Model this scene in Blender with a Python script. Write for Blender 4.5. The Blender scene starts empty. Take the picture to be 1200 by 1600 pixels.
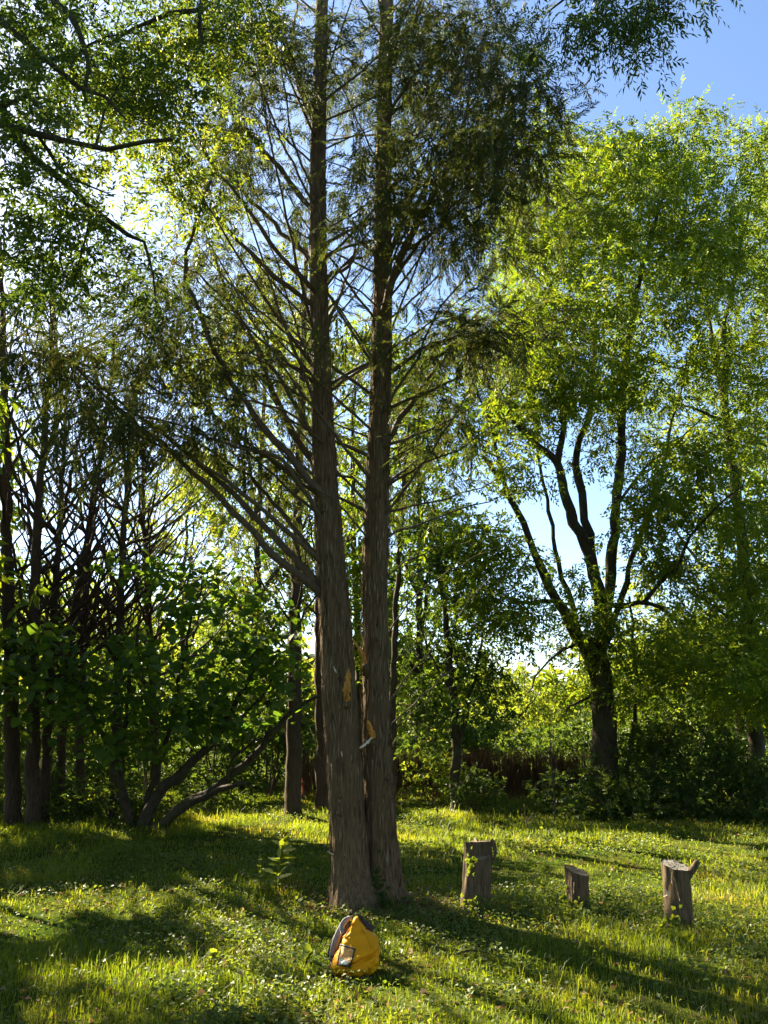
import bpy, math
import numpy as np
from mathutils import Vector, Matrix

# ------------------------------------------------------------------ camera, sky, sun, exposure
RNG = np.random.default_rng(11)
sc = bpy.context.scene
F, CZ, HORIZON = 1202.0, 1.65, 1125.0
PITCH = math.atan((HORIZON - 800.0) / F)
CP, SP = math.cos(PITCH), math.sin(PITCH)
CAM = np.array([0.0, 0.0, CZ])
cam_d = bpy.data.cameras.new('camera')
cam = bpy.data.objects.new('camera', cam_d)
sc.collection.objects.link(cam)
cam.location = (0, 0, CZ)
cam.rotation_euler = (math.pi / 2 + PITCH, 0, 0)
cam_d.sensor_fit = 'VERTICAL'
cam_d.sensor_height = 32.0
cam_d.lens = 32.0 * F / 1600.0
cam_d.clip_start = 0.05
cam_d.clip_end = 3000.0
sc.camera = cam

SUN_AZ, SUN_EL = math.radians(-44.0), math.radians(35.0)      # azimuth from +Y, negative = towards -X
SUNV = np.array([math.sin(SUN_AZ) * math.cos(SUN_EL), math.cos(SUN_AZ) * math.cos(SUN_EL), math.sin(SUN_EL)])
w = bpy.data.worlds.new('World')
sc.world = w
w.use_nodes = True
nt = w.node_tree
sky = nt.nodes.new('ShaderNodeTexSky')
sky.sky_type = 'NISHITA'
sky.sun_disc = False
sky.sun_elevation = SUN_EL
sky.sun_rotation = SUN_AZ
sky.altitude = 50
sky.air_density = 1.0
sky.dust_density = 0.5
sky.ozone_density = 3.0
nt.nodes['Background'].inputs['Strength'].default_value = 0.05
nt.links.new(sky.outputs[0], nt.nodes['Background'].inputs['Color'])
sl = bpy.data.lights.new('sun', 'SUN')
sl.energy = 5.0
sl.angle = math.radians(0.53)
sl.color = (1.0, 0.87, 0.62)
so = bpy.data.objects.new('sun', sl)
sc.collection.objects.link(so)
so.rotation_euler = Vector(SUNV).to_track_quat('Z', 'Y').to_euler()
so.location = (-8, 8, 20)
sc.view_settings.view_transform = 'Standard'
sc.view_settings.look = 'None'
sc.view_settings.exposure = 2.7
sc.view_settings.gamma = 1.0
sc.cycles.max_bounces = 4
sc.cycles.diffuse_bounces = 2
sc.cycles.glossy_bounces = 2
sc.cycles.transmission_bounces = 5
sc.cycles.transparent_max_bounces = 6
sc.cycles.sample_clamp_indirect = 6.0
sc.cycles.use_adaptive_sampling = True
sc.cycles.adaptive_threshold = 0.03
sc.cycles.use_denoising = True
try:
    sc.cycles.denoiser = 'OPENIMAGEDENOISE'
except Exception:
    pass

# ------------------------------------------------------------------ helpers: pixels of the photograph to places
def at(px, py, Y):
    u = (np.asarray(px, float) - 600) / F
    v = (800 - np.asarray(py, float)) / F
    dx, dy, dz = u, CP - v * SP, SP + v * CP
    t = np.asarray(Y, float) / dy
    return np.stack([dx * t, dy * t, CZ + dz * t], -1)

def gnd(px, py):
    u = (px - 600) / F; v = (800 - py) / F
    dy, dz = CP - v * SP, SP + v * CP
    t = -CZ / dz
    return np.array([u * t, dy * t, 0.0])

def proj(P):
    d = np.asarray(P, float) - CAM
    dep = d[..., 1] * CP + d[..., 2] * SP
    up = -d[..., 1] * SP + d[..., 2] * CP
    dep = np.where(np.abs(dep) < 1e-6, 1e-6, dep)
    return 600 + F * d[..., 0] / dep, 800 - F * up / dep, dep

def mpp(P):                                     # metres per photo pixel at a point
    return proj(np.asarray(P, float))[2] / F

_T = np.random.default_rng(3).random((256, 256))
def vn(x, y, per=256):
    x = np.asarray(x, float); y = np.asarray(y, float)
    xi = np.floor(x).astype(int); yi = np.floor(y).astype(int)
    fx = x - xi; fy = y - yi
    fx = fx * fx * (3 - 2 * fx); fy = fy * fy * (3 - 2 * fy)
    a = _T[xi % per, yi % 256]; b = _T[(xi + 1) % per, yi % 256]
    c = _T[xi % per, (yi + 1) % 256]; d = _T[(xi + 1) % per, (yi + 1) % 256]
    return (a * (1 - fx) + b * fx) * (1 - fy) + (c * (1 - fx) + d * fx) * fy

def fbm(x, y, o=3):
    s = 0; a = 0.5
    for k in range(o):
        s = s + a * vn(x * 2 ** k + 17.3 * k, y * 2 ** k + 9.1 * k); a *= 0.5
    return s / (1 - 0.5 ** o)

def gz(x, y):                                   # lie of the land
    x = np.asarray(x, float); y = np.asarray(y, float)
    r = np.hypot(x, y)
    return (fbm(x * 0.9 + 40, y * 0.9 + 40, 2) - 0.5) * 0.09 * np.clip((40 - r) / 30, 0, 1)

# patches kept sunlit by leaving out leaves and twigs that would shade them, in photo pixels of the ground
LIT = [(150, 1418, 190, 30), (50, 1445, 110, 40), (430, 1442, 170, 30), (330, 1398, 80, 14), (620, 1500, 130, 55),
       (760, 1565, 290, 66), (1000, 1590, 300, 40), (560, 1590, 160, 34), (850, 1415, 190, 26), (1060, 1478, 130, 30), (930, 1322, 330, 21),
       (1130, 1345, 110, 24), (440, 1284, 130, 12), (680, 1310, 70, 18), (860, 1450, 90, 22), (250, 1560, 60, 18), (90, 1590, 60, 14), (240, 1480, 70, 14),
       (700, 1275, 60, 10), (290, 1530, 150, 30), (430, 1580, 130, 30), (110, 1535, 90, 18), (200, 1590, 120, 20), (470, 1500, 70, 24), (1130, 1590, 120, 30), (900, 1540, 150, 30), (560, 1450, 60, 24)]
SUNNY = [(0.0, 7.8, 0.42, 0.1, 6.5, 0.36)] + [(*gnd(*q)[:2], hw, 0.0, z1, 0.2) for q, hw, z1 in (((741, 1426), .22, .75), ((903, 1423), .18, .45), ((1060, 1452), .2, .65), ((555, 1515), .25, .45), ((430, 1398), .2, .65))]
def lit_field(x, y):
    P = np.stack([x, y, np.zeros_like(x)], -1)
    px, py, dep = proj(P)
    f = np.full_like(px, -0.7)
    for cx, cy, rx, ry in LIT:
        f = np.maximum(f, 1.0 - np.sqrt(((px - cx) / rx) ** 2 + ((py - cy) / ry) ** 2))
    f = np.where((dep > 1) & (y > 3) & (y < 30), f, -0.7)
    n = fbm(x * 2.6 + 11, y * 2.6 + 5, 3)
    return f + (n - 0.5) * 1.1
def sun_gap(P, soft=0.0):
    """True for a leaf whose shadow would fall in one of the sunny gaps"""
    t = P[:, 2] / SUNV[2]
    gx = P[:, 0] - SUNV[0] * t; gy = P[:, 1] - SUNV[1] * t
    # leaves are also left out so sun reaches the twin trunks, the stumps, the bag and the tall weed from the side
    onto = np.zeros(len(P), bool)
    for x0, y0, hw, z0, z1, th in SUNNY:
        c = (P[:, 0] - x0) * math.cos(SUN_AZ) - (P[:, 1] - y0) * math.sin(SUN_AZ)
        s = (P[:, 0] - x0) * math.sin(SUN_AZ) + (P[:, 1] - y0) * math.cos(SUN_AZ)
        zt = P[:, 2] - s * math.tan(SUN_EL)
        onto |= (np.abs(c) < hw) & (s > 0.5) & (zt > z0) & (zt < z1) & (vn(zt * 2.1 + 5, c * 3 + 9) > th)
    return (lit_field(gx, gy) > 0.12 + soft) | onto

# ------------------------------------------------------------------ helpers: meshes
C = sc.collection
def mesh_from(name, V, faces_quads=None, faces_tris=None, smooth=True, mats=()):
    me = bpy.data.meshes.new(name)
    V = np.asarray(V, np.float32)
    q = np.zeros((0, 4), np.int32) if faces_quads is None else np.asarray(faces_quads, np.int32).reshape(-1, 4)
    t = np.zeros((0, 3), np.int32) if faces_tris is None else np.asarray(faces_tris, np.int32).reshape(-1, 3)
    me.vertices.add(len(V)); me.vertices.foreach_set('co', V.ravel())
    nl = q.size + t.size
    me.loops.add(nl)
    me.loops.foreach_set('vertex_index', np.concatenate([q.ravel(), t.ravel()]).astype(np.int32))
    me.polygons.add(len(q) + len(t))
    st = np.concatenate([np.arange(len(q)) * 4, q.size + np.arange(len(t)) * 3]).astype(np.int32)
    me.polygons.foreach_set('loop_start', st)
    me.polygons.foreach_set('use_smooth', np.full(len(q) + len(t), smooth, bool))
    for m in mats: me.materials.append(m)
    me.update(calc_edges=True)
    return me

class MB:
    def __init__(self): self.V = []; self.Q = []; self.T = []; self.n = 0
    def add(self, V, Q=None, T=None):
        V = np.asarray(V, float).reshape(-1, 3)
        if Q is not None and len(Q): self.Q.append(np.asarray(Q).reshape(-1, 4) + self.n)
        if T is not None and len(T): self.T.append(np.asarray(T).reshape(-1, 3) + self.n)
        self.V.append(V); self.n += len(V)
    def empty(self): return self.n == 0
    def arrays(self):
        V = np.concatenate(self.V) if self.V else np.zeros((0, 3))
        Q = np.concatenate(self.Q) if self.Q else None
        T = np.concatenate(self.T) if self.T else None
        return V, Q, T
    def build(self, name, mat, parent=None, origin=None, smooth=True, kind=None):
        V, Q, T = self.arrays()
        if origin is not None: V = V - np.asarray(origin)
        me = mesh_from(name, V, Q, T, smooth, [mat] if mat else [])
        o = bpy.data.objects.new(name, me); C.objects.link(o)
        if parent is not None: o.parent = parent
        elif origin is not None: o.location = origin
        if kind: o['kind'] = kind
        return o

def thing(name, label, cat, loc, group=None):
    o = bpy.data.objects.new(name, None); C.objects.link(o)
    o.empty_display_size = 0.2
    o.location = loc; o['label'] = label; o['category'] = cat
    if group: o['group'] = group
    return o
def tag(o, label, cat, group=None):
    o['label'] = label; o['category'] = cat
    if group: o['group'] = group
    return o

def norm(v): return v / np.maximum(np.linalg.norm(v, axis=-1, keepdims=True), 1e-9)
def frames(P):
    T = norm(np.gradient(P, axis=0))
    n = np.array([1.0, 0, 0]) if abs(T[0, 0]) < 0.9 else np.array([0, 1.0, 0])
    N = np.zeros_like(P)
    for i in range(len(P)):
        n = n - T[i] * np.dot(n, T[i]); n = n / max(np.linalg.norm(n), 1e-9); N[i] = n
    return T, N, np.cross(T, N)
def tube(P, R, seg=6, cap=True, disp=None):
    P = np.asarray(P, float); R = np.asarray(R, float)
    T, N, B = frames(P)
    a = np.arange(seg) * 2 * math.pi / seg
    rr = np.repeat(R[:, None], seg, 1)
    if disp is not None: rr = rr * disp
    V = P[:, None] + rr[..., None] * (np.cos(a)[None, :, None] * N[:, None] + np.sin(a)[None, :, None] * B[:, None])
    n = len(P)
    i = np.arange(n - 1)[:, None] * seg; j = np.arange(seg)[None]
    j2 = (j + 1) % seg
    Q = np.stack([i + j, i + j2, i + seg + j2, i + seg + j], -1).reshape(-1, 4)
    V = V.reshape(-1, 3); Tt = None
    if cap:
        V = np.concatenate([V, P[-1:] + T[-1:] * R[-1] * 0.6])
        k = (n - 1) * seg
        Tt = np.stack([k + np.arange(seg), k + (np.arange(seg) + 1) % seg, np.full(seg, n * seg)], -1)
    return V, Q, Tt

def smooth_line(P, step):
    P = np.asarray(P, float)
    if len(P) < 3:
        n = max(2, int(np.linalg.norm(P[-1] - P[0]) / step) + 1)
        return P[0] + (P[-1] - P[0]) * np.linspace(0, 1, n)[:, None]
    E = np.concatenate([[2 * P[0] - P[1]], P, [2 * P[-1] - P[-2]]])
    out = []
    for i in range(1, len(E) - 2):
        n = max(1, int(np.linalg.norm(E[i + 1] - E[i]) / step + 0.5))
        t = (np.arange(n) / n)[:, None]
        p0, p1, p2, p3 = E[i - 1], E[i], E[i + 1], E[i + 2]
        out.append(0.5 * (2 * p1 + (p2 - p0) * t + (2 * p0 - 5 * p1 + 4 * p2 - p3) * t ** 2 + (3 * p1 - p0 - 3 * p2 + p3) * t ** 3))
    out.append(P[-1:])
    return np.concatenate(out)

def rdir(n, rng=RNG): return norm(rng.normal(size=(n, 3)))

def leaves_geo(P, D, N, L, W, fold=0.18, droop=0.12):
    D = norm(D); S = norm(np.cross(D, N)); N = np.cross(S, D)
    L = np.asarray(L)[:, None]; W = np.asarray(W)[:, None]
    m = P + D * L * 0.45
    V = np.stack([P, m + S * W * 0.5 + N * W * fold, P + D * L - N * L * droop, m - S * W * 0.5 + N * W * fold], 1)
    Q = np.arange(len(P) * 4).reshape(-1, 4)
    return V.reshape(-1, 3), Q

def sprays(base, d, nrm, l, m, LL, LW, ang=0.95, taper=0.35, jit=0.25, rng=RNG):
    """pinnate sprays: leaflets along both sides of a stalk; returns P,D,N,L,W"""
    k = len(base)
    d = norm(d); s = norm(np.cross(d, nrm)); nrm = np.cross(s, d)
    t = np.repeat(np.linspace(0.15, 1.0, (m + 1) // 2), 2)[:m]
    sg = np.where(np.arange(m) % 2 == 0, 1.0, -1.0)
    if m % 2: sg[-1] = 0.0
    A = ang * (1 - 0.35 * t) + 0 * t
    P = base[:, None] + d[:, None] * (l[:, None] * t[None])[..., None] - np.array([0, 0, 1.0]) * (0.12 * l[:, None] * t[None] ** 2)[..., None]
    D = d[:, None] * np.cos(A)[None, :, None] + s[:, None] * (np.sin(A) * sg)[None, :, None]
    D = D + rng.normal(size=D.shape) * jit * 0.6
    N = nrm[:, None] + rng.normal(size=D.shape) * jit
    sz = (1 - taper * np.abs(t - 0.5) * 2)[None] * rng.uniform(0.75, 1.25, (k, m))
    return P.reshape(-1, 3), D.reshape(-1, 3), N.reshape(-1, 3), (LL * sz).ravel(), (LW * sz).ravel()

def ell(cx, cy, rx, ry, Y0, Y1, n, rng=RNG):
    a = rng.uniform(0, 2 * math.pi, n); r = np.sqrt(rng.uniform(0, 1, n))
    return at(cx + rx * r * np.cos(a), cy + ry * r * np.sin(a), rng.uniform(Y0, Y1, n))

def pads(cx, cy, rx, ry, Y0, Y1, n, k=5, s=0.26, sz=0.10, rng=RNG):
    c = ell(cx, cy, rx, ry, Y0, Y1, max(1, int(round(n / k))), rng)
    return np.repeat(c, k, 0) + rng.normal(size=(len(c) * k, 3)) * np.array([s, s, sz])

# ------------------------------------------------------------------ materials
def mat_new(name):
    m = bpy.data.materials.new(name); m.use_nodes = True
    return m, m.node_tree, m.node_tree.nodes['Principled BSDF'], m.node_tree.nodes['Material Output']

def leaf_mat(name, stops, trans, tw=0.5, rough=0.5, spec=0.2, noise=0.0):
    m, t, p, out = mat_new(name)
    g = t.nodes.new('ShaderNodeNewGeometry')
    r = t.nodes.new('ShaderNodeValToRGB')
    r.color_ramp.elements[0].color = (*stops[0], 1); r.color_ramp.elements[1].color = (*stops[-1], 1)
    for i, s in enumerate(stops[1:-1]):
        e = r.color_ramp.elements.new((i + 1) / (len(stops) - 1)); e.color = (*s, 1)
    t.links.new(g.outputs['Random Per Island'], r.inputs[0])
    src = r.outputs[0]
    if noise:
        tc = t.nodes.new('ShaderNodeTexCoord'); nz = t.nodes.new('ShaderNodeTexNoise')
        nz.inputs['Scale'].default_value = noise; nz.inputs['Detail'].default_value = 3
        t.links.new(tc.outputs['Object'], nz.inputs['Vector'])
        ad = t.nodes.new('ShaderNodeMath'); ad.operation = 'MULTIPLY_ADD'
        ad.inputs[1].default_value = 0.45
        t.links.new(g.outputs['Random Per Island'], ad.inputs[0])
        mr = t.nodes.new('ShaderNodeMapRange')
        mr.inputs[1].default_value = 0.42; mr.inputs[2].default_value = 0.66; mr.inputs[3].default_value = 0; mr.inputs[4].default_value = 0.6
        t.links.new(nz.outputs[0], mr.inputs[0]); t.links.new(mr.outputs[0], ad.inputs[2])
        t.links.new(ad.outputs[0], r.inputs[0])
    p.inputs['Roughness'].default_value = rough
    p.inputs['Specular IOR Level'].default_value = spec
    t.links.new(src, p.inputs['Base Color'])
    tr = t.nodes.new('ShaderNodeBsdfTranslucent')
    mx = t.nodes.new('ShaderNodeMix'); mx.data_type = 'RGBA'; mx.blend_type = 'MULTIPLY'
    mx.inputs[0].default_value = 1.0
    t.links.new(src, mx.inputs[6]); mx.inputs[7].default_value = (*trans, 1)
    t.links.new(mx.outputs[2], tr.inputs[0])
    ms = t.nodes.new('ShaderNodeMixShader'); ms.inputs[0].default_value = tw
    t.links.new(p.outputs[0], ms.inputs[1]); t.links.new(tr.outputs[0], ms.inputs[2])
    t.links.new(ms.outputs[0], out.inputs['Surface'])
    return m

def bark_mat(name, dark, light, zs=6.0, xs=60.0, bump=0.6, moss=None):
    m, t, p, out = mat_new(name)
    tc = t.nodes.new('ShaderNodeTexCoord'); mp = t.nodes.new('ShaderNodeMapping')
    mp.inputs['Scale'].default_value = (xs, xs, zs)
    t.links.new(tc.outputs['Object'], mp.inputs[0])
    n1 = t.nodes.new('ShaderNodeTexNoise'); n1.inputs['Scale'].default_value = 1.0; n1.inputs['Detail'].default_value = 6
    n1.inputs['Roughness'].default_value = 0.65
    t.links.new(mp.outputs[0], n1.inputs['Vector'])
    n2 = t.nodes.new('ShaderNodeTexNoise'); n2.inputs['Scale'].default_value = 2.2; n2.inputs['Detail'].default_value = 4
    t.links.new(tc.outputs['Object'], n2.inputs['Vector'])
    r = t.nodes.new('ShaderNodeValToRGB')
    r.color_ramp.elements[0].position = 0.3; r.color_ramp.elements[1].position = 0.72
    r.color_ramp.elements[0].color = (*dark, 1); r.color_ramp.elements[1].color = (*light, 1)
    t.links.new(n1.outputs[0], r.inputs[0])
    mx = t.nodes.new('ShaderNodeMix'); mx.data_type = 'RGBA'
    r2 = t.nodes.new('ShaderNodeValToRGB'); r2.color_ramp.elements[0].position = 0.5; r2.color_ramp.elements[1].position = 0.72
    t.links.new(n2.outputs[0], r2.inputs[0])
    t.links.new(r2.outputs[0], mx.inputs[0]); t.links.new(r.outputs[0], mx.inputs[6])
    mx.inputs[7].default_value = (*(moss or tuple(0.5 * (a + b) * 0.75 for a, b in zip(dark, light))), 1)
    t.links.new(mx.outputs[2], p.inputs['Base Color'])
    p.inputs['Roughness'].default_value = 0.9; p.inputs['Specular IOR Level'].default_value = 0.15
    b = t.nodes.new('ShaderNodeBump'); b.inputs['Strength'].default_value = bump; b.inputs['Distance'].default_value = 0.01
    t.links.new(n1.outputs[0], b.inputs['Height']); t.links.new(b.outputs[0], p.inputs['Normal'])
    return m

def plain_mat(name, c1, c2, scale=20, rough=0.7, bump=0.2, spec=0.3, stretch=(1, 1, 1)):
    m, t, p, out = mat_new(name)
    tc = t.nodes.new('ShaderNodeTexCoord'); mp = t.nodes.new('ShaderNodeMapping'); mp.inputs['Scale'].default_value = stretch
    n = t.nodes.new('ShaderNodeTexNoise')
    n.inputs['Scale'].default_value = scale; n.inputs['Detail'].default_value = 5
    t.links.new(tc.outputs['Object'], mp.inputs[0]); t.links.new(mp.outputs[0], n.inputs['Vector'])
    r = t.nodes.new('ShaderNodeValToRGB'); r.color_ramp.elements[0].position = 0.35; r.color_ramp.elements[1].position = 0.68
    r.color_ramp.elements[0].color = (*c1, 1); r.color_ramp.elements[1].color = (*c2, 1)
    t.links.new(n.outputs[0], r.inputs[0]); t.links.new(r.outputs[0], p.inputs['Base Color'])
    p.inputs['Roughness'].default_value = rough; p.inputs['Specular IOR Level'].default_value = spec
    b = t.nodes.new('ShaderNodeBump'); b.inputs['Strength'].default_value = bump; b.inputs['Distance'].default_value = 0.004
    t.links.new(n.outputs[0], b.inputs['Height']); t.links.new(b.outputs[0], p.inputs['Normal'])
    return m

YG = (2.4, 2.1, 0.7)          # what passes through a leaf is yellower and brighter than what it reflects
M_ASH = leaf_mat('ash_leaf', [(0.056, 0.106, 0.013), (0.094, 0.14, 0.015), (0.132, 0.158, 0.017)], (2.3, 2.1, 0.65), 0.5)
M_ASHD = leaf_mat('dark_ash_leaf', [(0.026, 0.058, 0.016), (0.045, 0.08, 0.018), (0.07, 0.105, 0.02)], YG, 0.42)
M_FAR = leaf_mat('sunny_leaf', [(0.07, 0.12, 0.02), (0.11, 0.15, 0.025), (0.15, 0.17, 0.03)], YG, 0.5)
M_HAZEL = leaf_mat('hazel_leaf', [(0.035, 0.08, 0.02), (0.055, 0.105, 0.022), (0.085, 0.125, 0.022)], (2.5, 2.3, 0.6), 0.45, 0.6, 0.15)
M_CON = leaf_mat('conifer_needle', [(0.03, 0.05, 0.018), (0.043, 0.063, 0.021), (0.06, 0.074, 0.025), (0.092, 0.084, 0.034)], (1.8, 1.75, 0.75), 0.38, 0.6, 0.2)
M_CONB = leaf_mat('dry_conifer_needle', [(0.04, 0.052, 0.017), (0.06, 0.062, 0.022), (0.095, 0.075, 0.035)], (1.6, 1.45, 0.8), 0.35, 0.6, 0.2)
M_BUSH = leaf_mat('bramble_leaf', [(0.03, 0.06, 0.016), (0.05, 0.085, 0.02), (0.08, 0.11, 0.025)], YG, 0.4)
M_GRASS = leaf_mat('grass_blade', [(0.06, 0.105, 0.015), (0.10, 0.145, 0.018), (0.13, 0.168, 0.026), (0.21, 0.185, 0.065)], (2.5, 2.1, 0.5), 0.54, 0.5, 0.25, 0.8)
M_COVER = leaf_mat('ground_ivy_leaf', [(0.055, 0.095, 0.02), (0.085, 0.13, 0.025), (0.125, 0.165, 0.035)], (2.4, 2.0, 0.6), 0.48, 0.5, 0.3)
M_BARK = bark_mat('fibrous_conifer_bark', (0.034, 0.023, 0.0125), (0.22, 0.148, 0.082), 4.5, 75.0, 1.0, (0.125, 0.08, 0.045))
M_BARKG = bark_mat('grey_limb_bark', (0.055, 0.04, 0.028), (0.16, 0.12, 0.08), 14.0, 40.0, 0.5)
M_BARKA = bark_mat('ash_bark', (0.024, 0.019, 0.013), (0.08, 0.062, 0.042), 8.0, 36.0, 0.7, (0.06, 0.07, 0.03))
M_BARKR = bark_mat('reddish_conifer_bark', (0.028, 0.019, 0.013), (0.10, 0.068, 0.046), 4.0, 50.0, 0.7)
M_TWIG = plain_mat('dead_twig', (0.05, 0.036, 0.026), (0.12, 0.09, 0.065), 30, 0.9, 0.2, 0.1)

# ------------------------------------------------------------------ tree skeletons
class Skel:
    """hand-placed stems, then every foliage cluster joined to the nearest wood"""
    def __init__(self): self.P = []; self.par = []; self.rm = []; self.stem = []; self.ns = 0
    def add_stem(self, pts, r0, r1, step=0.25, wig=0.02, attach=True, rng=RNG):
        L = smooth_line(pts, step)
        n = len(L)
        wv = rng.normal(size=(n, 3)) * wig; wv[0] = 0
        L = L + wv
        R = np.linspace(r0, r1, n)
        par = -1
        if attach and self.P:
            A = np.array(self.P); d = np.linalg.norm(A - L[0], axis=1); par = int(d.argmin())
        for i in range(n):
            self.P.append(L[i]); self.par.append(par); self.rm.append(R[i]); self.stem.append(self.ns); par = len(self.P) - 1
        self.ns += 1
    def connect(self, cl, step=0.35, tip=0.006, up=0.35, rng=RNG, curl=0.25, tiedir=0.0):
        A = np.array(self.P)
        d = np.array([np.min(np.linalg.norm(A - c, axis=1)) for c in cl])
        cap = len(self.P) + len(cl) * 14 + 10
        buf = np.zeros((cap, 3)); k = len(self.P); buf[:k] = A
        for ci in np.argsort(d):
            c = cl[ci]
            v = c - buf[:k]
            L = np.linalg.norm(v, axis=1)
            i = int((L - up * v[:, 2]).argmin())
            p = buf[i]; ln = L[i]
            if ln < 0.08: continue
            pp = self.par[i]
            dr = norm(p - buf[pp]) if pp >= 0 else np.array([0, 0, 1.0])
            mid = p + v[i] * 0.45 + dr * ln * 0.18 + rng.normal(size=3) * ln * curl * 0.3
            n = min(12, max(2, int(ln / step) + 1))
            t = (np.arange(1, n + 1) / n)[:, None]
            Q = (1 - t) ** 2 * p + 2 * t * (1 - t) * mid + t ** 2 * c
            par = i
            for q in Q:
                buf[k] = q; self.P.append(q); self.par.append(par); self.rm.append(tip); self.stem.append(-1); par = k; k += 1
    def chains(self, expo=2.4):
        n = len(self.P); P = np.array(self.P); par = np.array(self.par)
        ch = [[] for _ in range(n)]
        for i in range(n):
            if par[i] >= 0: ch[par[i]].append(i)
        acc = np.zeros(n); R = np.array(self.rm, float)
        for i in range(n - 1, -1, -1):
            if self.stem[i] < 0:
                R[i] = max(self.rm[i], acc[i] ** (1 / expo))
            if par[i] >= 0: acc[par[i]] += R[i] ** expo
        out = []
        roots = [i for i in range(n) if par[i] < 0]
        st = [(r, -1) for r in roots]
        while st:
            i, prev = st.pop()
            idx = [i] if prev < 0 else [prev, i]
            while ch[idx[-1]]:
                cs = ch[idx[-1]]; me = self.stem[idx[-1]]
                cs = sorted(cs, key=lambda q: (self.stem[q] == me and me >= 0, R[q]), reverse=True)
                for q in cs[1:]: st.append((q, idx[-1]))
                idx.append(cs[0])
            r = R[idx].copy()
            if prev >= 0: r[0] = min(r[0], r[1] * 1.25)
            out.append((P[idx], r, self.stem[i], prev < 0))
        return out

def wood(root, origin, chains, bark, limb_r, twig_mat=None, seg_trunk=14, trunk_flare=0.0, skip_stems=(), thin=True):
    tw = MB()
    for P, R, stem, is_root in chains:
        if is_root or stem in skip_stems:
            if stem in skip_stems: continue
            m = MB()
            Pd = smooth_line(P, 0.12)
            s = np.concatenate([[0], np.cumsum(np.linalg.norm(np.diff(P, axis=0), axis=1))])
            sd = np.linspace(0, s[-1], len(Pd)); Rd = np.interp(sd, s, R)
            Rd = Rd * (1 + trunk_flare * np.exp(-sd / 0.25))
            th = np.arange(seg_trunk) / seg_trunk * 8
            ds = 1 + 0.08 * (vn(th[None] + 0 * sd[:, None], sd[:, None] * 1.1 + stem * 7.7, 8) - 0.5) * 2 + 0.05 * RNG.normal(size=(len(sd), seg_trunk))
            V, Q, T = tube(Pd, Rd, seg_trunk, True, ds)
            m.add(V, Q, T)
            m.build('trunk', bark, root, origin)
        elif R[0] > limb_r:
            if thin and R[0] < 0.035 and sun_gap(P, -0.05).mean() > 0.5: continue
            m = MB(); V, Q, T = tube(P, R, 8, True, 1 + 0.1 * RNG.normal(size=(len(P), 8))); m.add(V, Q, T)
            m.build('limb', bark, root, origin)
        else:
            if thin and sun_gap(P, -0.05).mean() > 0.35: continue
            V, Q, T = tube(P, R, 4 if R[0] > 0.01 else 3); tw.add(V, Q, T)
    if not tw.empty():
        tw.build('twigs', twig_mat or bark, root, origin, kind='stuff')

def foliage(cl, R, nspray, sl_, m, LL, LW, down=0.3, flat=0.4, jit=0.3, ang=0.95, rng=RNG, gap=True, soft=0.0, fold=0.18):
    """leaf sprays round the cluster points"""
    n = len(cl)
    b = np.repeat(cl, nspray, 0) + rdir(n * nspray, rng) * (R * rng.uniform(0.1, 1, n * nspray) ** 0.6)[:, None] * np.array([1, 1, 0.75])
    d = (b - np.repeat(cl, nspray, 0)) / R + rdir(n * nspray, rng) * 0.7; d[:, 2] -= down
    nr = rdir(n * nspray, rng) * (1 - flat); nr[:, 2] += flat * 1.4
    l = sl_ * rng.uniform(0.6, 1.3, n * nspray)
    P, D, N, L, W = sprays(b, d, nr, l, m, LL, LW, ang, 0.35, jit, rng)
    D[:, 2] -= down * 0.5
    if gap:
        k = ~sun_gap(P, soft); P, D, N, L, W = P[k], D[k], N[k], L[k], W[k]
    return leaves_geo(P, D, N, L, W, fold)

def crown_obj(root, origin, V, Q, mat, name='crown'):
    m = MB(); m.add(V, Q); return m.build(name, mat, root, origin, smooth=False, kind='stuff')
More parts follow.
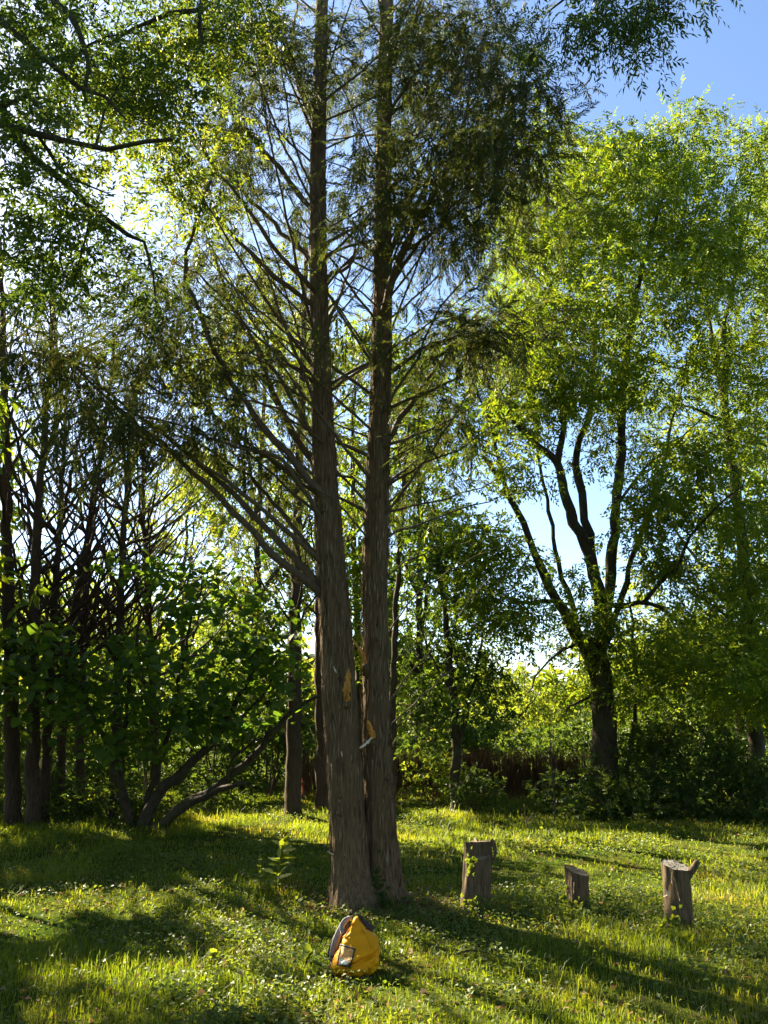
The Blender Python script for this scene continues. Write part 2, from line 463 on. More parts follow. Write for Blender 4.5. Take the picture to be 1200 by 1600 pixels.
# ================================================================== the ground
def ground():
    a = np.concatenate([-np.geomspace(900, 12, 26), np.linspace(-11.5, 11.5, 93), np.geomspace(12, 900, 26)])
    b = np.concatenate([-np.geomspace(600, 2, 14), np.linspace(-1, 22, 93), np.geomspace(22.6, 1500, 30)])
    X, Y = np.meshgrid(a, b)
    V = np.stack([X, Y, gz(X, Y)], -1).reshape(-1, 3)
    n = len(a); i = np.arange(len(b) - 1)[:, None] * n; j = np.arange(n - 1)[None]
    Q = np.stack([i + j, i + j + 1, i + n + j + 1, i + n + j], -1).reshape(-1, 4)
    m, t, p, out = mat_new('woodland_soil')
    tc = t.nodes.new('ShaderNodeTexCoord')
    n1 = t.nodes.new('ShaderNodeTexNoise'); n1.inputs['Scale'].default_value = 1.3; n1.inputs['Detail'].default_value = 6
    n2 = t.nodes.new('ShaderNodeTexNoise'); n2.inputs['Scale'].default_value = 30; n2.inputs['Detail'].default_value = 4
    for nn in (n1, n2): t.links.new(tc.outputs['Object'], nn.inputs['Vector'])
    r1 = t.nodes.new('ShaderNodeValToRGB'); r1.color_ramp.elements[0].position = 0.4; r1.color_ramp.elements[1].position = 0.62
    r1.color_ramp.elements[0].color = (0.04, 0.065, 0.012, 1); r1.color_ramp.elements[1].color = (0.075, 0.085, 0.02, 1)
    r2 = t.nodes.new('ShaderNodeValToRGB')
    r2.color_ramp.elements[0].color = (0.55, 0.5, 0.45, 1); r2.color_ramp.elements[1].color = (1.25, 1.25, 1.1, 1)
    t.links.new(n1.outputs[0], r1.inputs[0]); t.links.new(n2.outputs[0], r2.inputs[0])
    mx = t.nodes.new('ShaderNodeMix'); mx.data_type = 'RGBA'; mx.blend_type = 'MULTIPLY'; mx.inputs[0].default_value = 1
    t.links.new(r1.outputs[0], mx.inputs[6]); t.links.new(r2.outputs[0], mx.inputs[7])
    t.links.new(mx.outputs[2], p.inputs['Base Color']); p.inputs['Roughness'].default_value = 1.0; p.inputs['Specular IOR Level'].default_value = 0.0
    b_ = t.nodes.new('ShaderNodeBump'); b_.inputs['Strength'].default_value = 0.6; b_.inputs['Distance'].default_value = 0.03
    t.links.new(n2.outputs[0], b_.inputs['Height']); t.links.new(b_.outputs[0], p.inputs['Normal'])
    me = mesh_from('ground', V, Q, None, True, [m])
    o = bpy.data.objects.new('ground', me); C.objects.link(o); o['kind'] = 'structure'
    o['label'] = 'grassy woodland clearing floor under all the trees'
ground()

# ================================================================== twin-trunked conifer in the middle
ORG = np.array([0.02, 7.8, 0.0])
twin = thing('twin_trunk_conifer', 'tall conifer with two fused fibrous trunks standing behind the yellow bag', 'tree', ORG)
TL = [(551, 1422), (549, 1380), (544, 1300), (538, 1200), (530, 1080), (523, 960), (515, 850), (508, 750), (503, 600), (499, 450), (497, 300), (499, 150), (503, 0), (507, -160), (510, -330)]
TR = [(603, 1418), (600, 1380), (595, 1300), (590, 1200), (587, 1080), (586, 960), (588, 850), (591, 750), (595, 600), (597, 450), (598, 300), (601, 150), (604, 0), (607, -160), (609, -330)]
WL = [66, 60, 56, 54, 50, 46, 42, 37, 31, 27.5, 24.5, 21.5, 19, 16, 12]
WR = [62, 54, 48, 44.5, 41, 40, 39, 36, 31.5, 29, 26, 23, 21, 17, 13]
def trunk_line(T, W, Y):
    P = at(np.array([t[0] for t in T]), np.array([t[1] for t in T]), Y)
    R = np.array([mpp(p) * q / 2 for p, q in zip(P, W)])
    P[0, 2] = -0.08
    return P, R
PL, RL = trunk_line(TL, WL, 7.75); PR, RR = trunk_line(TR, WR, 7.86)
def big_trunk(P, R, seed, root, flare, seg=96):
    Pd = smooth_line(P, 0.055); s0 = np.concatenate([[0], np.cumsum(np.linalg.norm(np.diff(P, axis=0), axis=1))])
    sd = np.concatenate([[0], np.cumsum(np.linalg.norm(np.diff(Pd, axis=0), axis=1))])
    Rd = np.interp(sd, s0, R)
    th = np.arange(seg) / seg
    warp = 0.02 * (vn(sd * 0.8 + seed, sd * 0 + seed) - 0.5) * 20
    def rib(k, zf, sh): return vn((th[None] * k + 0.02 * k * (fbm(sd[:, None] * 1.3 + seed, th[None] * 0 + sh) - 0.5) * 2), sd[:, None] * zf + seed * 3.1 + sh, k)
    d = 1 + 0.10 * (vn(th[None] * 6 + 0 * sd[:, None], sd[:, None] * 0.5 + seed, 6) - 0.5) * 2
    d = d + 0.05 * (rib(24, 2.4, 0) - 0.5) * 2 + 0.05 * (rib(48, 6.0, 4) - 0.5) * 2 + 0.03 * (rib(96, 14.0, 2) - 0.5) * 2
    strip = np.clip(rib(32, 4.0, 9) - 0.68, 0, 1) * 0.30          # loose bark strips
    d = d + strip
    fl = np.exp(-np.clip(sd - 0.08, 0, 9) / 0.2)[:, None]
    d = d + flare * fl * (0.45 + 0.9 * vn(th[None] * 5 + 0 * sd[:, None], sd[:, None] * 0 + seed, 5))
    V, Q, T = tube(Pd, Rd, seg, True, d)
    m = MB(); m.add(V, Q, T)
    return m.build('trunk', M_BARK, root, ORG)
big_trunk(PL, RL, 1.0, twin, 0.62)
big_trunk(PR, RR, 5.0, twin, 0.46)

# loose fibrous flakes of bark
M_FLAKE = leaf_mat('bark_flake', [(0.05, 0.034, 0.02), (0.11, 0.078, 0.047), (0.18, 0.132, 0.084), (0.24, 0.185, 0.125)], (1, .8, .6), .05, .9, .05)
for P_, R_, sd_ in ((PL, RL, 1), (PR, RR, 2)):
    n = 2600; z = RNG.uniform(0.02, 1, n) ** 1.25 * 8.5; th = RNG.uniform(0, 6.283, n)
    ax = np.stack([np.interp(z, P_[:, 2], P_[:, c]) for c in range(3)], -1); rr = np.interp(z, P_[:, 2], R_) * RNG.uniform(0.98, 1.06, n)
    out = np.stack([np.cos(th), np.sin(th), 0 * th], -1)
    L = RNG.uniform(.05, .22, n); D = np.stack([RNG.normal(size=n) * .05, RNG.normal(size=n) * .05, np.where(RNG.random(n) < .5, 1.0, -1.0)], -1) + out * RNG.uniform(0, .12, n)[:, None]
    V, Q = leaves_geo(ax + out * rr[:, None], D, out + RNG.normal(size=(n, 3)) * .25, L, RNG.uniform(.006, .018, n), .3, -.03)
    m = MB(); m.add(V, Q); m.build('bark_flakes', M_FLAKE, twin, ORG, smooth=False, kind='stuff')

SK = Skel()
SK.add_stem(PL, 0.15, 0.07, 0.2, 0.0)
SK.add_stem(PR, 0.13, 0.07, 0.2, 0.0, attach=False)
# limbs: (points in photo pixels, depth at the start, depth at the end, radius at the start, radius at the end)
LIMBS = [
 ([(500, 928), (430, 868), (340, 775), (235, 680), (150, 605), (105, 560)], 7.7, 6.9, 0.044, 0.010),
 ([(503, 918), (420, 830), (320, 730), (205, 640), (120, 575)], 7.75, 7.6, 0.040, 0.010),
 ([(508, 885), (420, 805), (330, 735), (240, 690), (170, 665)], 7.7, 6.6, 0.030, 0.008),
 ([(500, 872), (440, 800), (390, 745), (300, 690), (215, 660)], 7.8, 8.6, 0.028, 0.008),
 ([(497, 765), (430, 690), (372, 610), (325, 525), (294, 440), (292, 395), (305, 350), (330, 280)], 7.6, 6.6, 0.042, 0.012),
 ([(497, 735), (455, 670), (425, 610), (400, 545), (360, 475), (345, 430), (333, 385)], 7.85, 8.8, 0.042, 0.016),
 ([(497, 700), (455, 620), (415, 560), (370, 490), (310, 430), (250, 400)], 7.75, 7.5, 0.028, 0.007),
 ([(495, 800), (440, 718), (370, 700), (300, 670), (180, 640)], 7.6, 6.5, 0.024, 0.006),
 ([(492, 480), (430, 430), (370, 375), (310, 310), (250, 235), (205, 170)], 7.7, 7.1, 0.030, 0.008),
 ([(492, 455), (440, 400), (390, 335), (330, 250), (270, 165), (230, 95)], 7.65, 6.9, 0.030, 0.008),
 ([(491, 410), (430, 350), (360, 280), (310, 230)], 7.9, 8.8, 0.036, 0.014),
 ([(491, 330), (440, 265), (390, 210), (355, 165), (335, 110)], 7.8, 8.3, 0.036, 0.014),
 ([(491, 305), (455, 215), (442, 130), (432, 60)], 7.6, 7.0, 0.016, 0.005),
 ([(490, 320), (440, 215), (405, 135), (370, 70)], 7.6, 6.9, 0.017, 0.005),
 ([(492, 200), (468, 140), (456, 80), (462, 20), (470, -40)], 7.95, 8.7, 0.030, 0.012),
 ([(497, 600), (460, 500), (435, 415), (410, 330), (400, 270)], 7.6, 6.9, 0.014, 0.004),
 ([(500, 592), (420, 560), (340, 545), (250, 550)], 7.6, 6.8, 0.013, 0.003),
 ([(500, 640), (420, 590), (330, 585), (240, 600)], 7.7, 7.0, 0.013, 0.003),
 ([(499, 560), (420, 520), (340, 500), (270, 505)], 7.8, 8.0, 0.012, 0.003),
 ([(498, 520), (420, 490), (330, 480), (230, 500)], 7.7, 7.4, 0.012, 0.003),
 ([(503, 690), (440, 640), (330, 620), (190, 610)], 7.6, 6.5, 0.014, 0.003),
 ([(508, 438), (545, 415), (580, 395), (640, 375)], 7.9, 9.0, 0.024, 0.014),
 ([(514, 612), (555, 582), (600, 560), (660, 520)], 7.9, 9.2, 0.022, 0.012),
 ([(512, 510), (535, 460), (545, 420), (560, 360)], 8.0, 9.0, 0.022, 0.012),
 ([(520, 742), (550, 745), (570, 765), (578, 790)], 7.7, 7.85, 0.017, 0.012),
 ([(516, 660), (545, 640), (560, 630)], 7.7, 7.4, 0.010, 0.004),
 ([(605, 470), (618, 420), (645, 360), (690, 285), (718, 215), (733, 150), (732, 95)], 7.6, 6.8, 0.044, 0.014),
 ([(605, 455), (640, 395), (680, 360), (720, 335), (770, 310)], 7.6, 6.9, 0.026, 0.008),
 ([(605, 690), (640, 635), (672, 590), (700, 555), (730, 520)], 7.95, 8.9, 0.036, 0.014),
 ([(605, 585), (660, 548), (715, 525), (780, 520), (830, 535)], 7.8, 7.6, 0.024, 0.006),
 ([(606, 400), (635, 330), (660, 270), (690, 215)], 8.0, 9.0, 0.034, 0.012),
 ([(606, 270), (630, 235), (660, 225), (705, 180)], 8.0, 8.8, 0.026, 0.010),
 ([(606, 330), (650, 318), (690, 322), (760, 300)], 7.8, 7.9, 0.018, 0.006),
 ([(606, 95), (640, 45), (665, -10), (700, -60)], 7.8, 7.6, 0.022, 0.008),
 ([(606, 180), (660, 100), (720, 50), (790, 10)], 7.7, 7.2, 0.022, 0.006),
 ([(604, 800), (660, 790), (720, 770), (790, 745)], 7.9, 8.7, 0.016, 0.004),
 ([(604, 840), (670, 815), (740, 790), (810, 770)], 7.8, 8.0, 0.014, 0.004),
 ([(604, 760), (660, 725), (720, 700), (770, 660)], 7.8, 7.3, 0.016, 0.004),
 ([(582, 850), (540, 800), (470, 745), (400, 700)], 7.8, 7.3, 0.012, 0.004),
 ([(590, 480), (540, 440), (470, 420), (390, 395)], 7.6, 7.0, 0.011, 0.003),
 ([(597, 270), (560, 190), (520, 110), (500, 60)], 7.7, 7.2, 0.012, 0.004),
 ([(604, 640), (650, 560), (690, 480), (740, 420)], 7.7, 7.0, 0.018, 0.006),
]
for pts, y0, y1, r0, r1 in LIMBS:
    pts = np.array(pts, float)
    Yv = np.linspace(y0, y1, len(pts))
    SK.add_stem(at(pts[:, 0], pts[:, 1], Yv), r0, r1, 0.18, 0.012)
for k in range(84):
    P_, R_ = (PL, RL) if k % 2 else (PR, RR)
    z_ = RNG.uniform(3.6, 10.5); p_0 = np.array([np.interp(z_, P_[:, 2], P_[:, c]) for c in range(3)])
    az_ = RNG.choice([0.0, math.pi]) + RNG.normal() * 0.8; e_ = RNG.uniform(0.45, 0.95); L_ = RNG.uniform(1.6, 3.4) * (1.15 - z_ / 18)
    d_ = np.array([math.cos(az_) * math.cos(e_), math.sin(az_) * math.cos(e_), math.sin(e_)])
    SK.add_stem(np.array([p_0, p_0 + d_ * L_ * .4, p_0 + d_ * L_ * .75 + [0, 0, .04 * L_], p_0 + d_ * L_ + [0, 0, .14 * L_]]), 0.0065 * L_ + .003, 0.003, 0.2, 0.006)
DEAD = [
 ([(608, 1098), (650, 1040), (700, 985), (745, 920), (770, 900)], 7.9, 8.3, 0.010), ([(608, 1135), (660, 1085), (720, 1035), (775, 985)], 7.9, 8.2, 0.009),
 ([(608, 1150), (650, 1110), (700, 1075), (730, 1065)], 7.8, 7.7, 0.006), ([(606, 1040), (660, 1000), (700, 960), (720, 935)], 7.9, 8.0, 0.006),
 ([(608, 1070), (640, 1020), (655, 985), (690, 940)], 7.8, 7.5, 0.006), ([(606, 990), (650, 930), (720, 880), (790, 850)], 7.9, 8.5, 0.010),
 ([(608, 1165), (660, 1150), (700, 1120)], 7.8, 7.6, 0.005), ([(512, 1065), (480, 1080), (440, 1095)], 7.7, 7.5, 0.004),
 ([(604, 900), (650, 870), (700, 850), (760, 850)], 7.8, 8.0, 0.009), ([(515, 1200), (495, 1170), (485, 1140)], 7.8, 8.1, 0.005),
 ([(604, 560), (630, 520), (665, 465), (700, 400)], 7.7, 7.2, 0.007), ([(604, 720), (640, 700), (700, 690), (760, 700)], 7.7, 7.3, 0.008)]
for pts, y0, y1, r0 in DEAD:
    pts = np.array(pts, float)
    SK.add_stem(at(pts[:, 0], pts[:, 1], np.linspace(y0, y1, len(pts))), r0, 0.0025, 0.15, 0.012)
CE = [ # foliage pads (cx, cy, rx, ry, near, far, how many)
 (735, 120, 95, 120, 6.4, 8.6, 77), (715, 250, 95, 90, 6.3, 8.6, 70), (795, 235, 50, 80, 6.8, 8.8, 49), (700, 345, 90, 60, 6.6, 8.6, 36), (745, 400, 60, 60, 6.9, 8.8, 16),
 (690, 470, 85, 60, 6.9, 8.8, 32), (760, 520, 45, 35, 7.2, 8.8, 14), (700, 600, 70, 60, 7.2, 9.0, 16), (720, 690, 60, 40, 7.4, 9, 10),
 (640, 60, 60, 80, 6.8, 9, 28), (560, 100, 45, 110, 7.4, 9.2, 28), (560, 330, 40, 60, 8.2, 9.4, 7), (440, 50, 60, 60, 7, 9, 28), (380, 150, 60, 70, 7.0, 9.0, 28),
 (320, 260, 60, 50, 7.2, 8.8, 21), (410, 330, 50, 50, 8.0, 9.2, 14), (350, 420, 70, 40, 7.4, 9.0, 21), (440, 480, 40, 60, 8.2, 9.2, 14),
 (340, 560, 90, 60, 6.8, 8.6, 14), (210, 540, 100, 55, 6.5, 8.0, 35), (105, 555, 75, 40, 6.6, 7.8, 35), (240, 625, 130, 55, 6.3, 8.0, 28), (330, 690, 90, 50, 6.5, 8.4, 14),
 (200, 660, 70, 40, 6.4, 7.8, 14), (400, 760, 60, 50, 7.0, 8.6, 14), (640, 760, 50, 60, 8.0, 9.2, 9), (430, 640, 50, 50, 8, 9.2, 14), (265, 460, 60, 40, 7, 8.4, 14)]
CL = np.concatenate([pads(*e, 7, 0.34, 0.09) for e in CE])
k0 = len(SK.P)
SK.connect(CL, 0.22, 0.0028, 0.25, curl=0.5)
# fine bare side shoots along all limbs
A = np.array(SK.P[:k0]); st = np.array(SK.stem[:k0]); cand = np.where(st >= 2)[0]
pick = RNG.choice(cand, 620)
tips = A[pick] + rdir(620) * RNG.uniform(0.15, 0.6, 620)[:, None] + np.array([0, 0, 0.1])
SK.connect(tips, 0.16, 0.0016, 0.1, curl=0.6)
wood(twin, ORG, SK.chains(2.7), M_BARKG, 0.0075, M_TWIG, skip_stems=(0, 1), thin=False)
V1, Q1 = foliage(CL, 0.24, 8, 0.42, 32, 0.078, 0.0145, down=0.4, flat=0.72, jit=0.2, ang=0.85, gap=False)
crown_obj(twin, ORG, V1, Q1, M_CON)
sub = CL[RNG.choice(len(CL), 110)] + RNG.normal(size=(110, 3)) * 0.22
V1, Q1 = foliage(sub, 0.28, 5, 0.24, 16, 0.075, 0.015, down=0.6, flat=0.3, jit=0.35, ang=0.7, gap=False)
crown_obj(twin, ORG, V1, Q1, M_CONB, 'dry_sprays')

M_TORN = plain_mat('torn_fresh_wood', (0.30, 0.125, 0.018), (0.58, 0.30, 0.07), 90, 0.7, 0.5, 0.2, (1, 1, 0.1))
M_PALE = plain_mat('pale_splinter_wood', (0.50, 0.42, 0.30), (0.66, 0.60, 0.48), 60, 0.7, 0.3, 0.2, (1, 1, 0.1))
def splinter(name, pts, Y, w, mat, thick=0.012, label=None, lift=0.0):
    """a torn strip of wood: flat, jagged, tapering to its tip"""
    P = smooth_line(at(np.array([p[0] for p in pts], float), np.array([p[1] for p in pts], float), np.array(Y, float)), 0.015)
    n = len(P); t = np.linspace(0, 1, n)
    prof = np.interp(t, [0, 0.12, 0.6, 0.85, 1], w) * (1 + 0.22 * RNG.normal(size=n))
    T, N, B = frames(P)
    S = norm(np.cross(T, np.array([0, -1.0, 0]))); Nf = np.cross(S, T)
    rows = [P + S * prof[:, None], P + Nf * thick * 0.9 + S * prof[:, None] * 0.35, P + Nf * thick - S * prof[:, None] * 0.3, P - S * prof[:, None], P - Nf * thick]
    V = np.stack(rows, 1).reshape(-1, 3); k = 5
    i = np.arange(n - 1)[:, None] * k; j = np.arange(k)[None]; j2 = (j + 1) % k
    Q = np.stack([i + j, i + j2, i + k + j2, i + k + j], -1).reshape(-1, 4)
    m = MB(); m.add(V, Q, [[0, 1, 2], [0, 2, 3], [0, 3, 4]])
    o = m.build(name, mat, twin, ORG, smooth=False)
    if label: o['label'] = label
    return o
yl = 7.75 - 0.155; yr = 7.86 - 0.15
splinter('torn_wood', [(541, 1096), (542, 1075), (544, 1058), (545, 1043)], [yl + .02, yl - .02, yl - .03, yl - .035], [0.030, 0.034, 0.034, 0.02, 0.003], M_TORN, 0.02, 'orange torn wood on the broken limb stub')
splinter('torn_wood', [(570, 1040), (566, 1024), (557, 1008), (546, 993)], [yr + .05, yr + .02, yr, yr - .02], [0.03, 0.024, 0.016, 0.010, 0.001], M_TORN, 0.010)
splinter('torn_wood', [(584, 1153), (579, 1140), (574, 1126)], [yr - .0, yr - .03, yr - .04], [0.026, 0.030, 0.030, 0.022, 0.008], M_TORN, 0.016)
splinter('splinter', [(582, 1152), (572, 1162), (562, 1169)], [yr - .01, yr - .06, yr - .08], [0.008, 0.012, 0.013, 0.012, 0.006], M_PALE, 0.006, 'pale peeled splinter')
splinter('splinter', [(528, 1056), (524, 1048), (521, 1041)], [yl + .03, yl - .01, yl - .03], [0.008, 0.008, 0.007, 0.006, 0.002], M_PALE, 0.005)
splinter('splinter', [(535, 1182), (534, 1178), (533.5, 1174)], [yl - .01, yl - .02, yl - .02], [0.004, 0.006, 0.006, 0.004, 0.002], M_PALE, 0.004)
splinter('splinter', [(526, 1336), (518, 1334), (511, 1330)], [yl + .06, yl + .02, yl], [0.006, 0.007, 0.006, 0.005, 0.002], M_PALE, 0.005)
for q_ in range(9):
    a_, h_ = RNG.uniform(-5, 5), RNG.uniform(10, 26)
    splinter('splinter', [(541 + a_, 1094), (542 + a_, 1094 - h_ * .5), (543 + a_ * 1.1, 1094 - h_)], [yl + .0, yl - .035, yl - .045], [0.003, 0.004, 0.004, 0.003, 0.001], M_TORN, 0.004)
def knot(px, py, Y, r, dirv):
    p = at(px, py, Y); d = norm(np.array(dirv, float))
    P = p + d * np.linspace(-0.06, 0.06, 7)[:, None]
    V, Q, T = tube(P, r * np.array([1.5, 1.4, 1.25, 1.1, 1.05, 0.95, 0.7]), 12, True, 1 + 0.1 * RNG.normal(size=(7, 12)))
    m = MB(); m.add(V, Q, T); m.build('branch_stub', M_BARK, twin, ORG)
for k_ in [(516, 1137, 7.72, 0.028, (-1, -.3, .25)), (541, 1103, 7.62, 0.032, (0, -1, .3)), (581, 1160, 7.74, 0.034, (-.2, -1, .2)), (572, 1045, 7.76, 0.034, (-.3, -1, .6)),
           (532, 1245, 7.62, 0.022, (-.2, -1, .2)), (531, 1272, 7.62, 0.02, (-.3, -1, .2)), (604, 1217, 7.74, 0.018, (.4, -1, .2)), (524, 1330, 7.7, 0.022, (-1, -.5, .1)),
           (601, 700, 7.76, 0.02, (.4, -1, .3)), (508, 800, 7.65, 0.02, (-.3, -1, .3)), (590, 1000, 7.74, 0.016, (0, -1, .2)), (516, 980, 7.66, 0.016, (-.3, -1, .2))]: knot(*k_)

# ================================================================== three stumps
M_CUT = plain_mat('weathered_cut_wood', (0.20, 0.145, 0.085), (0.33, 0.26, 0.17), 40, 0.85, 0.4, 0.15)
M_CUTG = plain_mat('grey_cut_wood', (0.17, 0.16, 0.14), (0.27, 0.25, 0.22), 40, 0.85, 0.4, 0.15)
def ringed(m, sc_):
    t = m.node_tree; p = t.nodes['Principled BSDF']; src = p.inputs['Base Color'].links[0].from_socket
    tc = t.nodes.new('ShaderNodeTexCoord'); wv = t.nodes.new('ShaderNodeTexWave'); wv.wave_type = 'RINGS'; wv.rings_direction = 'Z'
    wv.inputs['Scale'].default_value = sc_; wv.inputs['Distortion'].default_value = 2.5; wv.inputs['Detail'].default_value = 3
    t.links.new(tc.outputs['Object'], wv.inputs['Vector'])
    mr = t.nodes.new('ShaderNodeMapRange'); mr.inputs[3].default_value = .6; mr.inputs[4].default_value = 1.1; t.links.new(wv.outputs['Fac'], mr.inputs[0])
    mx = t.nodes.new('ShaderNodeMix'); mx.data_type = 'RGBA'; mx.blend_type = 'MULTIPLY'; mx.inputs[0].default_value = 1
    t.links.new(src, mx.inputs[6]); t.links.new(mr.outputs[0], mx.inputs[7]); t.links.new(mx.outputs[2], p.inputs['Base Color'])
ringed(M_CUT, 26); ringed(M_CUTG, 26)
M_STUMP = bark_mat('stump_bark', (0.032, 0.023, 0.014), (0.19, 0.132, 0.08), 5.0, 50.0, 0.9)
def stump(label, bpx, tpx, wpx, seed, slope, cut, ):
    B = gnd(*bpx); Y = B[1]
    T = at(tpx[0], tpx[1], Y)
    r = mpp(T) * wpx / 2
    root = thing('tree_stump', label, 'stump', B, 'cut stumps in the clearing')
    H = T[2] + 0.06; seg = 64; n = 40
    z = np.linspace(-0.06, T[2], n); f = (z - z[0]) / (z[-1] - z[0])
    ax = np.stack([B[0] + (T[0] - B[0]) * f, np.full(n, Y) + 0 * f, z], -1)
    a = np.arange(seg) / seg
    d = 1 + 0.09 * (vn(a[None] * 7 + 0 * z[:, None], z[:, None] * 1.2 + seed, 7) - .5) * 2 + 0.07 * (vn(a[None] * 22, z[:, None] * 3 + seed, 22) - .5) * 2 + 0.07 * (vn(a[None] * 40, z[:, None] * 9 + seed, 40) - .5)
    d = d * (1 + 0.22 * np.exp(-(z + 0.02) / 0.07))[:, None] * r
    th = a * 2 * math.pi
    V = ax[:, None] + np.stack([np.cos(th)[None] * d, np.sin(th)[None] * d, 0 * d], -1)
    top = slope[0] * np.cos(th) + slope[1] * np.sin(th)
    V[:, :, 2] += (f ** 6)[:, None] * top[None] * r
    V[-1, :, 2] += 0.012 * (vn(a * 18, a * 0 + seed, 18) - .5)
    i = np.arange(n - 1)[:, None] * seg; j = np.arange(seg)[None]; j2 = (j + 1) % seg
    Q = np.stack([i + j, i + j2, i + seg + j2, i + seg + j], -1).reshape(-1, 4)
    m = MB(); m.add(V, Q); m.build('bark', M_STUMP, root, B)
    # the sawn face, sunk a little inside the bark ring
    rings = []; c = ax[-1]
    for q in (0.97, 0.8, 0.6, 0.4, 0.2, 0.04):
        rr = V[-1] - c; p = c + rr * q; p[:, 2] = c[2] + rr[:, 2] * q - 0.006 + 0.004 * RNG.normal(size=seg); rings.append(p)
    W = np.stack(rings); n2 = len(rings); i = np.arange(n2 - 1)[:, None] * seg
    Q = np.stack([i + j, i + j2, i + seg + j2, i + seg + j], -1).reshape(-1, 4)
    m = MB(); m.add(W, Q); m.build('cut_face', cut, root, B)
    return root, B, T, r
s1, B1, T1, R1 = stump('tallest stump, leaning, with a stepped cut top and ivy on its bark', (741, 1426), (747, 1335), 42, 2.0, (0.1, 0.2), M_CUT)
# raised back half of the step cut, and the dark hinge flap
def half_block(root, B, c, r, z0, z1):
    a = np.linspace(-0.25, math.pi + 0.25, 20)
    ring = np.stack([c[0] + r * np.cos(a) * (1 + 0.05 * RNG.normal(size=20)), c[1] + r * 0.92 * np.sin(a), 0 * a], -1)
    lo = ring.copy(); lo[:, 2] = z0; hi = ring.copy(); hi[:, 2] = z1 + 0.012 * RNG.normal(size=20)
    V = np.concatenate([lo, hi]); n = 20
    Q = [[i, (i + 1) % n, n + (i + 1) % n, n + i] for i in range(n)]
    m = MB(); m.add(V, Q); m.build('step_block', M_STUMP, root, B, smooth=False)
    m = MB(); cc = hi.mean(0); m.add(np.concatenate([hi * [1, 1, 1] + [0, 0, .002], [cc + [0, 0, .004]]]), None, [[i, (i + 1) % n, n] for i in range(n)]); m.build('cut_face', M_CUT, root, B, smooth=False)
half_block(s1, B1, T1, R1 * 1.02, T1[2] - 0.08, at(750, 1317, B1[1])[2])
m = MB(); Pf = at(np.array([768, 772, 774, 771.]), np.array([1312, 1320, 1332, 1344.]), B1[1] - 0.02)
V, Q, T = tube(smooth_line(Pf, 0.02), np.array([0.016, 0.02, 0.022, 0.02, 0.018, 0.014, 0.012, 0.01, 0.01, 0.01, 0.01, 0.01, 0.01, 0.01])[:len(smooth_line(Pf, 0.02))], 8); m.add(V, Q, T); m.build('bark_flap', M_STUMP, s1, B1)
s2, B2, T2, R2 = stump('shortest stump, in the middle of the three, with split pale bark', (903, 1423), (902, 1360), 36, 6.5, (-0.25, 0.15), M_CUT)
s3, B3, T3, R3 = stump('stump with a grey sawn top and a short side branch', (1060, 1452), (1055, 1351), 40, 11.2, (-0.1, 0.25), M_CUTG)
m = MB(); Pf = at(np.array([1064, 1072, 1079, 1085, 1090.]), np.array([1384, 1372, 1362, 1354, 1346.]), B3[1] - np.array([0, .03, .05, .05, .05])); Pf = smooth_line(Pf, 0.015)
V, Q, T = tube(Pf, np.linspace(0.036, 0.024, len(Pf)), 10, True, 1 + .06 * RNG.normal(size=(len(Pf), 10))); m.add(V, Q, T); m.build('side_branch', M_STUMP, s3, B3)
def strip(root, B, pts, Y, wd, mat, name):
    P = smooth_line(at(np.array([p[0] for p in pts], float), np.array([p[1] for p in pts], float), Y), 0.012); n = len(P)
    wv = wd * np.sin(np.linspace(0.35, 2.9, n)) * (1 + .15 * RNG.normal(size=n))
    S = np.array([1.0, 0, 0.1]); V = np.concatenate([P - S * wv[:, None], P + S * wv[:, None], P + np.array([0, -.008, 0])])
    Q = [[i, i + 1, 2 * n + i + 1, 2 * n + i] for i in range(n - 1)] + [[2 * n + i, 2 * n + i + 1, n + i + 1, n + i] for i in range(n - 1)]
    m = MB(); m.add(V, Q); o = m.build(name, mat, root, B, smooth=False); return o
strip(s3, B3, [(1040, 1390), (1044, 1397), (1036, 1401)], B3[1] - R3 - 0.015, 0.012, M_PALE, 'loose_chip')
strip(s3, B3, [(1052, 1368), (1058, 1390), (1062, 1408)], B3[1] - R3 - 0.015, 0.008, M_CUT, 'bark_strip')
strip(s3, B3, [(1050, 1362), (1049, 1380)], B3[1] - R3 - 0.012, 0.007, M_CUT, 'bark_strip')
for q in ([(888, 1375), (889, 1392), (893, 1402)], [(893, 1370), (892, 1385)], [(887, 1390), (888, 1408)], [(897, 1378), (896, 1396)]):
    strip(s2, B2, q, B2[1] - R2 - 0.012, 0.007, M_CUT, 'bark_strip')
def ivy_on(root, B, cx, cy, sx, sy, Y, n, mat=None):
    p = at(cx + RNG.normal(size=n) * sx, cy + RNG.normal(size=n) * sy, Y - RNG.uniform(0, .03, n))
    D = rdir(n); D[:, 2] -= .5; D[:, 1] *= .4; N = rdir(n) * .5; N[:, 1] -= 1
    V, Q = leaves_geo(p, D, N, RNG.uniform(.025, .05, n), RNG.uniform(.025, .045, n)); m = MB(); m.add(V, Q); m.build('ivy_leaves', mat or M_COVER, root, B, smooth=False, kind='stuff')
ivy_on(s1, B1, 734, 1343, 5, 10, B1[1] - R1, 26)
ivy_on(s1, B1, 748, 1412, 12, 9, B1[1] - R1 - .02, 60)
ivy_on(s2, B2, 884, 1400, 5, 9, B2[1] - R2 + .03, 26)
ivy_on(s2, B2, 905, 1418, 14, 8, B2[1] - R2 - .02, 50)
ivy_on(s3, B3, 1050, 1444, 16, 9, B3[1] - R3 - .02, 70)
ivy_on(twin, ORG, 590, 1400, 6, 30, 7.66, 120, M_BUSH)
ivy_on(twin, ORG, 610, 1415, 16, 10, 7.62, 120, M_BUSH)

